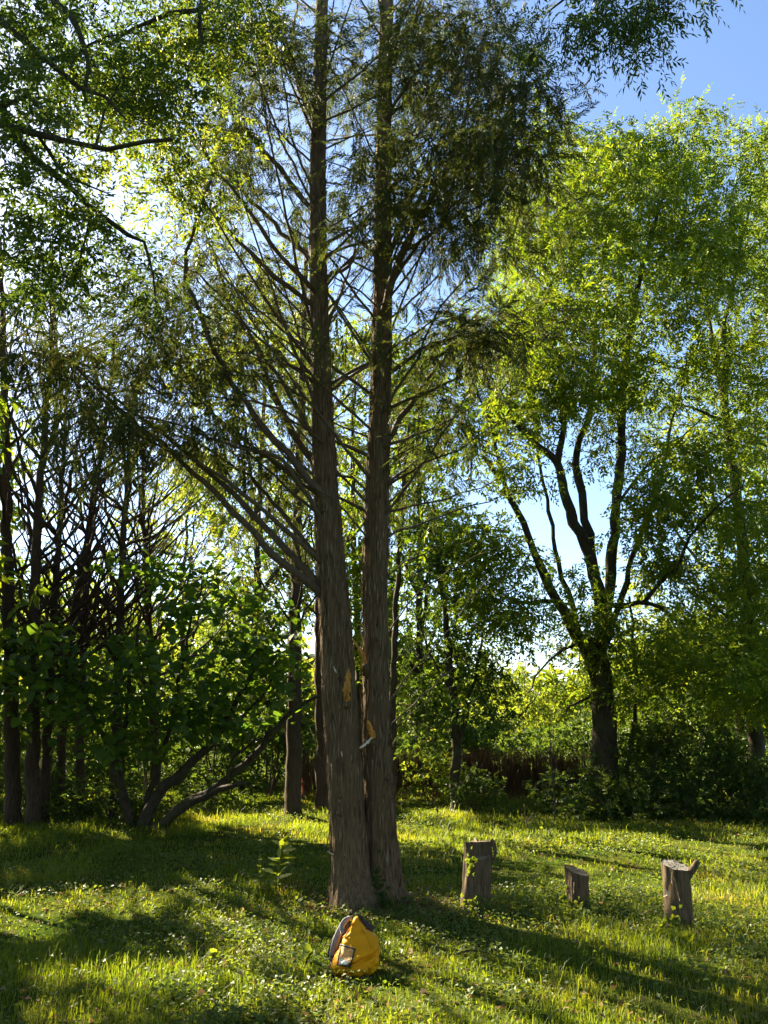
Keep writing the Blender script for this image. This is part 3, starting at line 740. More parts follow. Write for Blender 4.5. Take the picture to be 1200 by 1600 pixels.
# ================================================================== yellow bag
def bag():
    B = gnd(555, 1519); Y = B[1]
    k = mpp(at(555, 1480, Y))
    root = thing('backpack', 'yellow roll-top waterproof backpack with a clear window pocket, leaning in the grass', 'backpack', B)
    M_Y = plain_mat('yellow_coated_fabric', (0.62, 0.255, 0.002), (0.70, 0.30, 0.003), 9, 0.55, 0.5, 0.15)
    M_K = plain_mat('black_webbing', (0.018, 0.016, 0.02), (0.035, 0.032, 0.036), 120, 0.6, 0.3, 0.3)
    M_G = plain_mat('grey_padded_mesh', (0.16, 0.145, 0.155), (0.26, 0.24, 0.25), 220, 0.8, 0.4, 0.2)
    M_W = plain_mat('white_card', (0.62, 0.62, 0.58), (0.72, 0.72, 0.68), 20, 0.6, 0.05, 0.3)
    m_, t_, p_, o_ = mat_new('clear_vinyl'); p_.inputs['Base Color'].default_value = (0.9, 0.85, 0.75, 1); p_.inputs['Roughness'].default_value = 0.12
    p_.inputs['Alpha'].default_value = 0.14
    M_V = m_
    # profile: z (px above the ground line), left, right, front bulge, back
    prof = [(-3, -34, 20, 16, 24), (4, -39, 28, 24, 30), (14, -37, 35, 28, 32), (26, -31, 37, 29, 30), (40, -25, 37, 27, 26), (50, -20, 33.5, 22, 21), (59, -15, 29, 17, 16), (63.5, -12.5, 24, 14, 13), (66.5, -11, 15, 11, 12), (72, -8, 12, 8, 8), (80, -4, 7.5, 5, 5), (88, 0.5, 3, 3, 3)]
    pr = np.array(prof, float); n = 60; seg = 72
    zz = np.linspace(pr[0, 0], pr[-1, 0], n)
    g = [np.interp(zz, pr[:, 0], pr[:, c]) for c in range(1, 5)]
    th = np.arange(seg) / seg * 2 * math.pi
    cx = (g[0] + g[1]) / 2; hw = (g[1] - g[0]) / 2
    ct, st_ = np.cos(th), np.sin(th)
    e = 0.52
    ux = np.sign(ct) * np.abs(ct) ** e; uy = np.sign(st_) * np.abs(st_) ** e
    X = cx[:, None] + hw[:, None] * ux[None]
    dep = np.where(uy[None] < 0, g[2][:, None], g[3][:, None])
    Yy = dep * uy[None]
    Zz = np.repeat(zz[:, None], seg, 1)
    ZS = 0.86
    # folds in the cloth: a diagonal crease across the front and soft wrinkles
    front = np.clip(-uy[None], 0, 1)
    line = Zz - (12 + (X + 25) * 0.42)
    Yy = Yy + front * (6.5 * np.exp(-(line / 2.6) ** 2) - 4.5 * np.exp(-((line - 8) / 6) ** 2))
    line2 = (X - 6) * 0.9 + (Zz - 62) * 0.4
    Yy = Yy - front * 2.2 * np.exp(-(line2 / 3.0) ** 2) * (Zz > 40)
    wr = (fbm(X * 0.06 + Yy * .03 + 3, Zz * 0.09 + 7, 3) - .5) * 5.0 + (np.abs(fbm(X * 0.08 + Zz * .05 + 13, Zz * 0.06 - X * .05 + 17, 2) - .5)) * 15.0 - 2.0
    X = X + wr * ct[None]; Yy = Yy + wr * st_[None]
    # the bag leans back and the top is twisted
    Yy = Yy + Zz * 0.16
    V = np.stack([B[0] + X * k, Y + Yy * k - 0.02, Zz * k * ZS], -1)
    i = np.arange(n - 1)[:, None] * seg; j = np.arange(seg)[None]; j2 = (j + 1) % seg
    Q = np.stack([i + j, i + j2, i + seg + j2, i + seg + j], -1).reshape(-1, 4)
    m = MB(); Vf = V.reshape(-1, 3); m.add(np.concatenate([Vf, V[-1].mean(0)[None]]), Q, [[(n - 1) * seg + a, (n - 1) * seg + (a + 1) % seg, n * seg] for a in range(seg)])
    m.build('bag_body', M_Y, root, B)
    # a point on the front of the bag for a photo pixel
    fr = V[:, seg // 2:, :].reshape(-1, 3)
    fx, fy, _ = proj(fr)
    def on(px, py, off=0.0):
        d = (fx - px) ** 2 + (fy - py) ** 2; q = np.argsort(d)[:6]; ww = 1 / (d[q] + 0.3)
        Yq = (fr[q, 1] * ww).sum() / ww.sum()
        return at(px, py, Yq - off)
    def patch(name, c4, off, mat, parent, nn=10, thick=0.0):
        c4 = np.array(c4, float); G = []
        for a in np.linspace(0, 1, nn):
            for b in np.linspace(0, 1, nn):
                p = c4[0] * (1 - a) * (1 - b) + c4[1] * (1 - a) * b + c4[2] * a * b + c4[3] * a * (1 - b); G.append(on(p[0], p[1], off))
        G = np.array(G); q = [[r * nn + c, r * nn + c + 1, (r + 1) * nn + c + 1, (r + 1) * nn + c] for r in range(nn - 1) for c in range(nn - 1)]
        mm = MB(); mm.add(G, q); return mm.build(name, mat, parent, B)
    wc = [(532.5, 1476), (554.5, 1483), (546.5, 1510.5), (527.5, 1507)]
    pk = patch('window_pocket', [(534, 1478), (553, 1484), (545.5, 1509), (529, 1506)], 0.012, M_V, root)
    patch('card', [(531.5, 1498), (546, 1502), (544.5, 1508), (530, 1505)], 0.007, M_W, pk)
    mm = MB()
    for a in range(4):
        p, q = np.array(wc[a]), np.array(wc[(a + 1) % 4]); L = np.array([on(*(p + (q - p) * s), 0.013) for s in np.linspace(-0.03, 1.03, 10)])
        Vv, Qq, Tt = tube(L, np.full(10, 0.0055), 6); mm.add(Vv, Qq, Tt)
    mm.build('frame', M_K, pk, B)
    M_S = plain_mat('yellow_seam_tape', (0.42, 0.17, 0.002), (0.50, 0.20, 0.003), 30, 0.6, 0.2, 0.15)
    for sp in ([(521, 1503), (528, 1486), (536, 1469), (544, 1454), (551, 1442)], [(548, 1508), (560, 1501), (573, 1494), (586, 1487)], [(566, 1452), (574, 1466), (580, 1482)]):
        L = smooth_line(np.array([on(*q, 0.001) for q in sp]), .012); mm = MB(); Vv, Qq, Tt = tube(L, np.full(len(L), .0032), 5); mm.add(Vv, Qq, Tt); mm.build('seam', M_S, root, B)
    # harness behind, on the sunny side: padded back panel, straps, roll-top buckle
    def slab(name, pts, Yd, wd, tk, mat):
        P = smooth_line(at(np.array([p[0] for p in pts], float), np.array([p[1] for p in pts], float), Y + np.array(Yd)), 0.015)
        nn = len(P); wv = np.interp(np.linspace(0, 1, nn), np.linspace(0, 1, len(wd)), wd); T_, N_, B_ = frames(P)
        S = norm(np.cross(T_, np.array([0.25, -1.0, 0.1]))); Nf = np.cross(S, T_)
        ring = []
        for a in np.arange(10) / 10 * 2 * math.pi:
            ring.append(P + S * (wv * math.cos(a))[:, None] + Nf * (tk * math.sin(a)))
        V_ = np.stack(ring, 1).reshape(-1, 3); i = np.arange(nn - 1)[:, None] * 10; j = np.arange(10)[None]; j2 = (j + 1) % 10
        mm = MB(); mm.add(V_, np.stack([i + j, i + j2, i + 10 + j2, i + 10 + j], -1).reshape(-1, 4), [[0, a, a + 1] for a in range(1, 9)] + [[(nn - 1) * 10, (nn - 1) * 10 + a, (nn - 1) * 10 + a + 1] for a in range(1, 9)])
        return mm.build(name, mat, root, B)
    slab('back_panel', [(523, 1506), (527, 1480), (536, 1455), (545, 1437)], [.10, .12, .15, .17], [.035, .05, .045, .025], .03, M_K)
    slab('shoulder_strap', [(518, 1492), (524, 1472), (531, 1454), (538, 1441), (546, 1434)], [.03, .03, .05, .08, .12], [.018, .024, .024, .02, .016], .012, M_G)
    slab('shoulder_strap', [(535, 1458), (534, 1446), (540, 1437), (550, 1434)], [.0, .02, .04, .08], [.014, .016, .014, .012], .008, M_G)
    slab('strap_loop', [(513, 1496), (515, 1484), (520, 1470), (527, 1458)], [.06, .06, .08, .1], [.006, .012, .012, .008], .005, M_K)
    slab('top_buckle', [(558, 1431), (563, 1433), (566, 1441), (572, 1447)], [.06, .07, .09, .12], [.012, .018, .018, .012], .012, M_K)
    slab('back_panel', [(560, 1440), (570, 1446), (580, 1455)], [.16, .18, .2], [.02, .035, .03], .02, M_K)
    slab('base_foot', [(535, 1519), (545, 1522), (556, 1520)], [-.06, -.08, -.06], [.01, .014, .01], .012, M_K)
    # thin grey cord lying out to one side
    P = smooth_line(np.array([at(506, 1497, Y + .1), at(512, 1499, Y + .06), at(519, 1498, Y + .02)]), .02); mm = MB(); Vv, Qq, Tt = tube(P, np.full(len(P), .0035), 5); mm.add(Vv, Qq, Tt); mm.build('cord', M_G, root, B)
bag()
# ================================================================== broad-leaved trees
def px_line(pts, Y0, Y1=None):
    pts = np.array(pts, float)
    return at(pts[:, 0], pts[:, 1], np.linspace(Y0, Y0 if Y1 is None else Y1, len(pts)))
def leafy_tree(name, label, base, stems, cl, bark, leafmat, lp, limb_r=0.02, tip=0.006, group=None, cat='tree', step=0.35, flare=0.5, gap=True, soft=0.0, up=0.35, seg=14):
    o = np.array([base[0], base[1], 0.0])
    root = thing(name, label, cat, o, group)
    S = Skel()
    for k, (L, r0, r1) in enumerate(stems):
        L = np.array(L, float)
        if k == 0: L[0, 2] = -0.1
        S.add_stem(L, r0, r1, 0.3, 0.02)
    S.connect(cl, step, tip, up)
    wood(root, o, S.chains(2.4), bark, limb_r, None, seg, flare)
    V, Q = foliage(cl, gap=gap, soft=soft, **lp)
    crown_obj(root, o, V, Q, leafmat)
    return root

# --- the big many-stemmed tree on the far side of the clearing
b = gnd(952, 1268); YA = b[1]
ASH = [
 (px_line([(952, 1268), (948, 1200), (943, 1120), (937, 1050), (935, 990)], YA), 0.27, 0.22),
 (px_line([(930, 1060), (912, 1010), (890, 975), (858, 917), (837, 867), (817, 817), (800, 787), (787, 750), (758, 717)], YA, YA - 1.2), 0.15, 0.05),
 (px_line([(940, 1000), (940, 950), (925, 875), (904, 833), (883, 775), (871, 725), (825, 683), (787, 637), (758, 583), (745, 520)], YA, YA - 0.8), 0.17, 0.04),
 (px_line([(871, 725), (879, 683), (880, 604), (868, 542), (866, 480), (850, 400), (845, 330)], YA - .5, YA + 0.4), 0.085, 0.03),
 (px_line([(930, 900), (921, 854), (908, 771), (900, 708), (915, 670), (925, 600), (932, 500), (942, 400), (962, 300)], YA, YA + 1.2), 0.12, 0.03),
 (px_line([(942, 990), (954, 917), (958, 854), (967, 750), (971, 687), (975, 583), (990, 480), (1012, 380), (1045, 280), (1060, 200)], YA, YA + 0.5), 0.15, 0.03),
 (px_line([(948, 945), (1017, 942), (1050, 962), (1078, 992), (1085, 1030)], YA, YA - 1.5), 0.075, 0.02),
 (px_line([(1008, 940), (1054, 883), (1096, 817), (1158, 758)], YA - .6, YA - 1.6), 0.055, 0.02),
 (px_line([(975, 583), (1010, 560), (1060, 575), (1090, 550)], YA, YA + 1), 0.05, 0.015),
 (px_line([(867, 940), (830, 942), (796, 933), (775, 918)], YA - .4, YA - 1.5), 0.06, 0.02),
 (px_line([(905, 1005), (875, 1018), (846, 1045), (822, 1086)], YA, YA - 1.8), 0.045, 0.012),
 (px_line([(930, 1085), (910, 1094), (889, 1106), (884, 1115)], YA, YA - 0.8), 0.035, 0.016),
 (px_line([(967, 1240), (985, 1170), (994, 1100), (990, 1000), (985, 930)], YA, YA + .5), 0.06, 0.03),
 (px_line([(926, 1040), (893, 950), (872, 880), (858, 800), (842, 720), (838, 640)], YA, YA + .8), 0.085, 0.025),
 (px_line([(945, 1010), (972, 930), (995, 850), (1030, 760), (1050, 660), (1080, 560)], YA, YA + 1.0), 0.085, 0.02),
 (px_line([(783, 742), (762, 646), (746, 617), (735, 560)], YA - 1, YA - 1.4), 0.05, 0.02),
 (px_line([(958, 800), (1010, 730), (1060, 690), (1110, 640)], YA, YA + 1.4), 0.05, 0.015),
]
AE = [(880, 235, 75, 60, YA - 1, YA + 2, 34), (875, 330, 115, 80, YA - 2, YA + 2, 70), (1050, 235, 75, 70, YA - 1, YA + 3, 44), (1080, 330, 95, 90, YA - 2, YA + 3, 70), (975, 330, 60, 70, YA - 1, YA + 3, 26),
      (960, 440, 180, 80, YA - 2.5, YA + 3, 90), (820, 450, 70, 80, YA - 2, YA + 1.5, 34), (1110, 460, 80, 80, YA - 2, YA + 3, 44), (900, 560, 150, 60, YA - 2.5, YA + 2, 54), (1020, 590, 90, 60, YA - 2, YA + 2.5, 30),
      (770, 640, 50, 70, YA - 2, YA + 1, 14), (1060, 700, 110, 50, YA - 2.5, YA + 2, 16), (860, 720, 90, 70, YA - 2, YA + 1, 15), (1080, 800, 110, 70, YA - 3, YA + 1, 24), (980, 800, 60, 60, YA - 2, YA + 1, 10),
      (770, 850, 80, 60, YA - 2.5, YA + .5, 20), (1100, 900, 90, 60, YA - 3, YA + .5, 20), (850, 900, 70, 60, YA - 2, YA + .5, 10), (790, 960, 70, 40, YA - 2.5, YA, 18), (1040, 1000, 70, 60, YA - 2.5, YA + .5, 26), (975, 1000, 50, 60, YA - 1, YA + 1.5, 14), (920, 960, 40, 40, YA - 1, YA + 1, 8), (960, 1080, 40, 40, YA, YA + 1.5, 8)]
AE += [(950, 640, 190, 50, YA - 2, YA + 2, 36), (800, 560, 60, 60, YA - 2, YA + 1, 20)]
cl = np.concatenate([pads(*e, 5, 0.38, 0.24) for e in AE])
ASH = [(a_, r0_ * (1 if i_ == 0 else .8), r1_ * .8) for i_, (a_, r0_, r1_) in enumerate(ASH)]
LPA = dict(R=0.48, nspray=22, sl_=0.32, m=9, LL=0.12, LW=0.047, down=0.30, flat=0.5, jit=0.35)
leafy_tree('ash_tree', 'large ash tree with many dark stems forking from one trunk beyond the stumps', b, ASH, cl, M_BARKA, M_ASH, LPA, 0.022)

# --- tree at the edge of the picture, beyond
b = gnd(1186, 1262)
YB = b[1] + 0.3; b[1] = YB
st = [(px_line([(1186, 1262), (1180, 1180), (1174, 1080), (1170, 980), (1160, 860), (1146, 740), (1133, 640), (1129, 600)], YB), 0.16, 0.09),
      (px_line([(1131, 615), (1117, 565), (1112, 520), (1100, 450)], YB, YB + .4), 0.07, 0.03), (px_line([(1131, 620), (1136, 560), (1130, 530), (1150, 420), (1175, 300)], YB, YB - .3), 0.075, 0.02),
      (px_line([(1126, 655), (1090, 640), (1050, 630)], YB, YB - 1), 0.045, 0.012), (px_line([(1172, 1000), (1130, 960), (1080, 920)], YB, YB - 1.5), 0.04, 0.012)]
cl = np.concatenate([ell(*e) for e in [(1200, 270, 45, 70, YB - 1, YB + 3, 34), (1210, 400, 60, 80, YB - 1, YB + 3, 44), (1150, 560, 80, 60, YB - 2, YB + 2, 36), (1180, 700, 60, 70, YB - 2, YB + 2, 20), (1170, 830, 60, 70, YB - 3, YB + 1, 26), (1150, 940, 70, 60, YB - 3, YB + .5, 26), (1130, 1040, 60, 60, YB - 2.5, YB + .5, 20), (1190, 1060, 50, 70, YB - 3, YB + .5, 34), (1270, 500, 60, 200, YB - 2, YB + 2, 40)]])
leafy_tree('ash_tree', 'slender ash at the picture edge, its trunk forking high against the sky', b, st, cl, M_BARKA, M_ASH, LPA, 0.022)

# --- slim dark tree between the twin conifer and the big ash
b = gnd(711, 1268); YM = b[1]
st = [(px_line([(711, 1268), (712, 1180), (708, 1090), (700, 1010), (690, 930), (680, 850)], YM), 0.10, 0.04), (px_line([(712, 1170), (735, 1090), (752, 1010), (760, 940)], YM, YM - .6), 0.05, 0.015), (px_line([(706, 1080), (670, 1020), (650, 960)], YM, YM + .5), 0.04, 0.012)]
cl = np.concatenate([ell(*e) for e in [(700, 900, 90, 80, YM - 1.5, YM + 1.5, 60), (740, 1000, 70, 60, YM - 1.5, YM + 1, 44), (665, 1030, 50, 60, YM - 1, YM + 1, 26), (745, 1090, 50, 50, YM - 1.5, YM + .5, 14), (680, 1130, 50, 40, YM - 1, YM + .5, 8), (650, 830, 50, 40, YM - 1, YM + 1, 14)]])
leafy_tree('maple_tree', 'slim dark-leaved tree standing between the twin conifer and the big ash', b, st, cl, M_BARKA, M_ASHD, dict(R=0.45, nspray=11, sl_=0.26, m=7, LL=0.12, LW=0.06, down=0.3, flat=0.5, jit=0.35), 0.02)

# --- tree beside the photographer whose limbs hang into the upper corner
b = np.array([-5.0, 5.6, 0]); YO = 5.6
def OL(pts, y0, y1=None): return px_line(pts, y0, y1)
tr = np.array([[-5.0, 5.6, 0], [-4.95, 5.6, 2], [-4.85, 5.55, 4.2], [-4.8, 5.6, 6.5], [-4.6, 5.6, 9.0], [-4.4, 5.7, 11.0]])
def from_trunk(h, pts, y0, y1, r0, r1):
    i = np.array([np.interp(h, tr[:, 2], tr[:, c]) for c in range(3)])
    return (np.concatenate([[i], OL(pts, y0, y1)]), r0, r1)
st = [(tr, 0.2, 0.09),
      from_trunk(7.6, [(0, 30), (42, 71), (83, 104), (125, 133), (160, 150), (200, 190)], 5.4, 5.2, 0.06, 0.008),
      from_trunk(5.7, [(-60, 170), (0, 190), (42, 208), (104, 225), (167, 228), (230, 222), (268, 214)], 5.5, 5.1, 0.05, 0.012),
      from_trunk(6.2, [(0, 158), (25, 212), (62, 254), (104, 288), (146, 321), (200, 354), (226, 378), (240, 425), (243, 485)], 5.6, 6.0, 0.06, 0.006),
      from_trunk(9.0, [(60, -60), (83, 0), (117, 25), (133, 83), (137, 146)], 5.8, 5.4, 0.06, 0.014),
      from_trunk(10.2, [(200, -180), (312, -60), (313, 10), (312, 62), (292, 108)], 6.2, 6.0, 0.06, 0.014),
      (OL([(313, 16), (270, 22), (210, 50), (175, 75)], 6.0, 5.9), 0.025, 0.012),
      (OL([(20, 160), (42, 160), (75, 183)], 5.5, 5.2), 0.022, 0.008),
      (OL([(150, 228), (166, 180), (176, 140), (190, 110)], 5.3, 5.6), 0.016, 0.006),
      (OL([(60, 212), (90, 260), (130, 290), (180, 300)], 5.4, 5.6), 0.016, 0.005),
      (OL([(60, 90), (110, 90), (170, 60), (230, 50)], 5.4, 5.8), 0.018, 0.005),
      (OL([(146, 321), (130, 380), (120, 440)], 5.9, 5.9), 0.014, 0.006)]
cl = np.concatenate([ell(*e) for e in [(80, 60, 100, 70, 5, 6.6, 46), (40, 180, 70, 60, 4.9, 6.3, 20), (190, 120, 90, 70, 5.4, 6.8, 40), (300, 60, 70, 60, 6, 7.2, 26), (350, 30, 60, 50, 6.2, 7.2, 22), (60, 290, 80, 50, 5, 6.4, 22), (240, 170, 60, 50, 5.6, 6.8, 18), (290, 300, 40, 50, 6.2, 7, 12),
      (130, 380, 70, 50, 5.5, 6.5, 22), (220, 470, 40, 50, 5.8, 6.6, 9), (40, 400, 50, 60, 5.2, 6.4, 16), (160, -50, 250, 60, 5, 7, 40), (-100, 150, 120, 250, 4.6, 7, 60), (110, 440, 60, 40, 5.8, 6.6, 10)]])
LPN = dict(R=0.36, nspray=9, sl_=0.24, m=9, LL=0.078, LW=0.028, down=0.25, flat=0.5, jit=0.4)
leafy_tree('ash_tree', 'dark ash limbs hanging into the upper corner, their tree beside the clearing', b, st, cl, M_BARKA, M_ASHD, LPN, 0.014, 0.003, step=0.2, gap=True)
oh = bpy.data.objects['ash_tree.002']
br = np.concatenate([pads(*e, 4, .2, .15) for e in [(240, 150, 60, 60, 5.8, 6.8, 28), (290, 290, 45, 50, 6.2, 7, 22), (355, 40, 55, 50, 6.2, 7.2, 32), (200, 230, 50, 40, 5.6, 6.6, 12), (330, 190, 25, 20, 6.4, 7, 6)]])
V, Q = foliage(br, R=.28, nspray=8, sl_=.22, m=9, LL=.075, LW=.028, down=.2, flat=.5, jit=.35)
crown_obj(oh, np.array([-5.0, 5.6, 0]), V, Q, M_FAR)  # brighter leaf colour paints these clusters as sunlit against the dark crown

# --- tree whose spray hangs down against the blue sky
b = np.array([5.6, 4.2, 0])
tr = np.array([[5.6, 4.2, 0], [5.6, 4.25, 3], [5.5, 4.3, 6], [5.3, 4.5, 9], [5.0, 4.8, 11.5]])
e1 = at(np.array([1060, 1000, 940.]), np.array([-230, -90, 0.]), np.array([5.6, 5.7, 5.8]))
st = [(tr, 0.18, 0.07), (np.concatenate([[[5.25, 4.55, 9.3]], e1]), 0.06, 0.012), (at(np.array([1060, 1050, 1040.]), np.array([-230, -90, 0.]), np.array([5.6, 5.5, 5.4])), 0.03, 0.008), (at(np.array([1000, 920, 860.]), np.array([-90, -30, 10.]), np.array([5.7, 5.9, 6])), 0.025, 0.008)]
cl = np.concatenate([ell(*e) for e in [(950, 25, 70, 40, 5.4, 6.2, 22), (1040, 15, 45, 30, 5.3, 6.0, 11), (1000, 80, 26, 34, 5.5, 6, 6), (860, 40, 50, 50, 5.7, 6.4, 13), (1090, 0, 25, 10, 5.4, 5.8, 3), (980, -80, 160, 60, 5, 6.4, 36), (960, 60, 40, 30, 5.4, 6, 6)]])
leafy_tree('ash_tree', 'ash spray with narrow leaves hanging against the open blue sky', b, st, cl, M_BARKA, M_ASHD, dict(R=0.22, nspray=7, sl_=0.22, m=9, LL=0.085, LW=0.022, down=0.6, flat=0.35, jit=0.4), 0.014, 0.003, step=0.15, gap=False)

# ================================================================== bare-branched conifers along one side
def bare_conifer(label, pts, Y, w0, hi, nb, brown=True, foliage_n=14, lo=2.2, blen=(1.5, 3.2), bark=None, group='bare-branched conifers at the edge of the clearing', frac=(0.55, 1.0), side=None):
    P = px_line(pts, Y); P[0, 2] = -0.1
    o = np.array([P[0, 0], P[0, 1], 0.0]); root = thing('conifer_tree', label, 'tree', o, group)
    r0 = mpp(P[1]) * w0 / 2
    S = Skel(); S.add_stem(P, r0, r0 * 0.3, 0.25, 0.012)
    A = np.array(S.P); zmax = A[:, 2].max(); nT = len(A)
    hs = np.sort(RNG.uniform(lo, zmax * 0.98, nb))
    tips = []
    for h in hs:
        i = int(np.abs(A[:, 2] - h).argmin()); p = A[i]
        az = RNG.uniform(0, 2 * math.pi); el = RNG.uniform(0.7, 1.35); L = RNG.uniform(*blen) * (1.1 - 0.45 * h / zmax)
        d = np.array([math.cos(az) * math.cos(el * .7), math.sin(az) * math.cos(el * .7), math.sin(el * .7)]); u = np.array([0, 0, 1.0])
        L3 = np.array([p, p + d * L * 0.35, p + d * L * 0.7 + u * L * 0.12, p + d * L + u * L * 0.32])
        rr = max(0.008, 0.0135 * L)
        S.add_stem(L3, rr, 0.004, 0.25, 0.018); tips.append(L3[-1])
        if RNG.random() < 0.6:
            q = p + d * L * 0.4; dd = norm(d + rdir(1)[0] * 0.7); S.add_stem(np.array([q, q + dd * L * .3, q + dd * L * .55 + u * L * .15]), rr * .55, 0.003, 0.2, 0.015)
    A2 = np.array(S.P); cand = np.arange(nT, len(A2)); k = nb * 7
    pk = RNG.choice(cand, k); tw = A2[pk] + rdir(k) * RNG.uniform(0.2, 0.7, k)[:, None] + np.array([0, 0, 0.2]); S.connect(tw, 0.25, 0.003, 0.2, curl=0.5)
    wood(root, o, S.chains(3.0), bark or M_BARKR, 0.016, M_TWIG, 14, 0.35)
    if foliage_n:
        hh = A2[cand]; z = hh[:, 2]; sel = hh[(z > zmax * frac[0]) & (z <= zmax * frac[1] + 2)]
        cl = sel[RNG.choice(len(sel), foliage_n)] + RNG.normal(size=(foliage_n, 3)) * 0.2
        V, Q = foliage(cl, R=0.38, nspray=9, sl_=0.32, m=18, LL=0.10, LW=0.013, down=0.3, flat=0.5, jit=0.25, ang=0.75)
        crown_obj(root, o, V, Q, M_CONB if brown else M_CON)
    return root
BC = [
 ('bare conifer nearest the picture edge, thickest of the row', [(22, 1288), (18, 1100), (12, 900), (8, 700), (4, 500), (0, 380)], 30, 34, 12),
 ('bare conifer second from the picture edge, straight dark trunk', [(54, 1292), (52, 1100), (54, 900), (66, 720), (76, 590), (84, 470)], 28, 34, 10),
 ('bare conifer third from the picture edge, close beside a thicker trunk', [(70, 1284), (76, 1100), (90, 880), (100, 700), (108, 560)], 20, 30, 9),
 ('bare conifer fourth from the picture edge, leaning towards the shrub', [(92, 1276), (100, 1080), (130, 880), (155, 720), (172, 600), (180, 520)], 19, 30, 10),
 ('bare conifer fifth from the picture edge, slim and upright', [(124, 1270), (128, 1080), (136, 900), (150, 760), (160, 640)], 18, 26, 8),
 ('bare conifer sixth from the picture edge, behind the large-leaved shrub', [(182, 1282), (182, 1100), (188, 940), (196, 800), (206, 680), (214, 590)], 23, 34, 12),
 ('bare conifer seventh from the picture edge, behind the leaning shrub stems', [(246, 1276), (240, 1120), (232, 960), (226, 820), (222, 700)], 21, 28, 10),
]
for lab, pts, w0, nb, fn in BC:
    g0 = gnd(*pts[0]); bare_conifer(lab, pts, g0[1], w0 * .8, 0, int(nb * 1.5), True, fn + 8)
g0 = gnd(458, 1277)
bare_conifer('straight conifer trunk standing between the shrub and the twin conifer', [(458, 1277), (459, 1150), (461, 1000), (464, 850), (468, 700), (474, 520), (478, 380)], g0[1], 25, 0, 34, True, 26, 2.6, (1.0, 2.2), M_BARKR, None, (0.25, 1.0))
g0 = gnd(503, 1268)
bare_conifer('conifer trunk half hidden behind the twin conifer', [(503, 1268), (502, 1150), (500, 1000), (500, 850), (500, 600), (504, 420)], g0[1], 21, 0, 26, True, 18, 3.2, (1.0, 2.0), M_BARKR, None, (0.3, 1.0))
g0 = gnd(616, 1272)
bare_conifer('thin conifer pole just behind the twin conifer, leaning outward', [(612, 1272), (613, 1150), (617, 1000), (623, 880), (630, 780), (638, 660)], g0[1], 13, 0, 22, True, 14, 2.6, (0.8, 1.6), M_BARKR, None, (0.3, 1.0))

# ================================================================== large-leaved shrub with leaning stems
b = gnd(218, 1294); YS = b[1]
SH = [
 ([(214, 1296), (250, 1240), (300, 1190), (345, 1142), (372, 1090), (402, 1035)], YS, YS - .6, 0.105, 0.03),
 ([(236, 1298), (300, 1252), (355, 1216), (410, 1165), (446, 1124), (476, 1096), (502, 1088)], YS - .1, YS - 1.0, 0.095, 0.022),
 ([(300, 1252), (345, 1232), (384, 1222)], YS - .3, YS - .9, 0.06, 0.035),
 ([(205, 1292), (188, 1200), (200, 1100), (212, 1000), (240, 905)], YS, YS - .6, 0.06, 0.015),
 ([(218, 1292), (262, 1150), (288, 1020), (318, 905)], YS, YS + .2, 0.06, 0.015),
 ([(206, 1290), (160, 1150), (112, 1050), (66, 960)], YS, YS - 1.0, 0.055, 0.012),
 ([(345, 1142), (370, 1130), (410, 1085), (440, 1040)], YS - .4, YS - .9, 0.035, 0.012),
 ([(355, 1216), (368, 1180), (400, 1160), (440, 1150)], YS - .5, YS - 1.2, 0.03, 0.012),
 ([(240, 905), (250, 880), (200, 880), (175, 885)], YS - .6, YS - 1.6, 0.012, 0.006)]
CLS = np.concatenate([ell(*e) for e in [(310, 900, 110, 60, YS - 1.4, YS + 1, 34), (370, 980, 100, 70, YS - 1.6, YS + .8, 30), (150, 1060, 120, 80, YS - 1.8, YS + .6, 34), (260, 1050, 130, 70, YS - 1.8, YS + .6, 34), (420, 1070, 60, 60, YS - 1.5, YS + .2, 22), (60, 1050, 70, 70, YS - 1.6, YS + .5, 26), (200, 1150, 120, 40, YS - 1.5, YS + .2, 24), (215, 890, 50, 20, YS - 1.6, YS, 9), (330, 1120, 70, 40, YS - 1.4, YS, 16)]])
oS = np.array([b[0], b[1], 0.0])
shrub = thing('hazel_shrub', 'spreading large-leaved shrub with dark leaning stems in front of the bare conifers', 'shrub', oS)
S = Skel()
for k, (pts, y0, y1, r0, r1) in enumerate(SH): 
    L = px_line(pts, y0, y1)
    if k == 0: L[0, 2] = -.1
    S.add_stem(L, r0, r1, 0.2, 0.02)
S.connect(CLS, 0.25, 0.004, 0.3, curl=0.5)
wood(shrub, oS, S.chains(2.4), M_BARKA, 0.016, None, 12, 0.2)
def big_leaf(seed):
    r = np.random.default_rng(seed); t = np.array([0, .18, .42, .68, .88, 1.0]); wv = np.array([.0, .34, .46, .38, .18, 0]) * (1 + .08 * r.normal(size=6))
    V = []; 
    for a, q in zip(t, wv):
        zc = -0.16 * a * a
        V += [(a, -q, zc + .16 * q + .02 * r.normal()), (a, 0, zc), (a, q, zc + .16 * q + .02 * r.normal())]
    Q = []
    for i in range(5): Q += [[3 * i, 3 * i + 1, 3 * i + 4, 3 * i + 3], [3 * i + 1, 3 * i + 2, 3 * i + 5, 3 * i + 4]]
    return np.array(V, float), np.array(Q)
LEAFV = [big_leaf(s) for s in (1, 2, 3)]
nS = 15; n = len(CLS) * nS
lp_ = np.repeat(CLS, nS, 0) + rdir(n) * (0.36 * RNG.uniform(.1, 1, n) ** .6)[:, None]
lx = rdir(n); lx[:, 2] = lx[:, 2] * .5 - .35; lx = norm(lx)
lnrm = rdir(n) * .6; lnrm[:, 2] += 1.0; ly = norm(np.cross(lnrm, lx)); lz = np.cross(lx, ly)
ls = RNG.uniform(.08, .19, n)
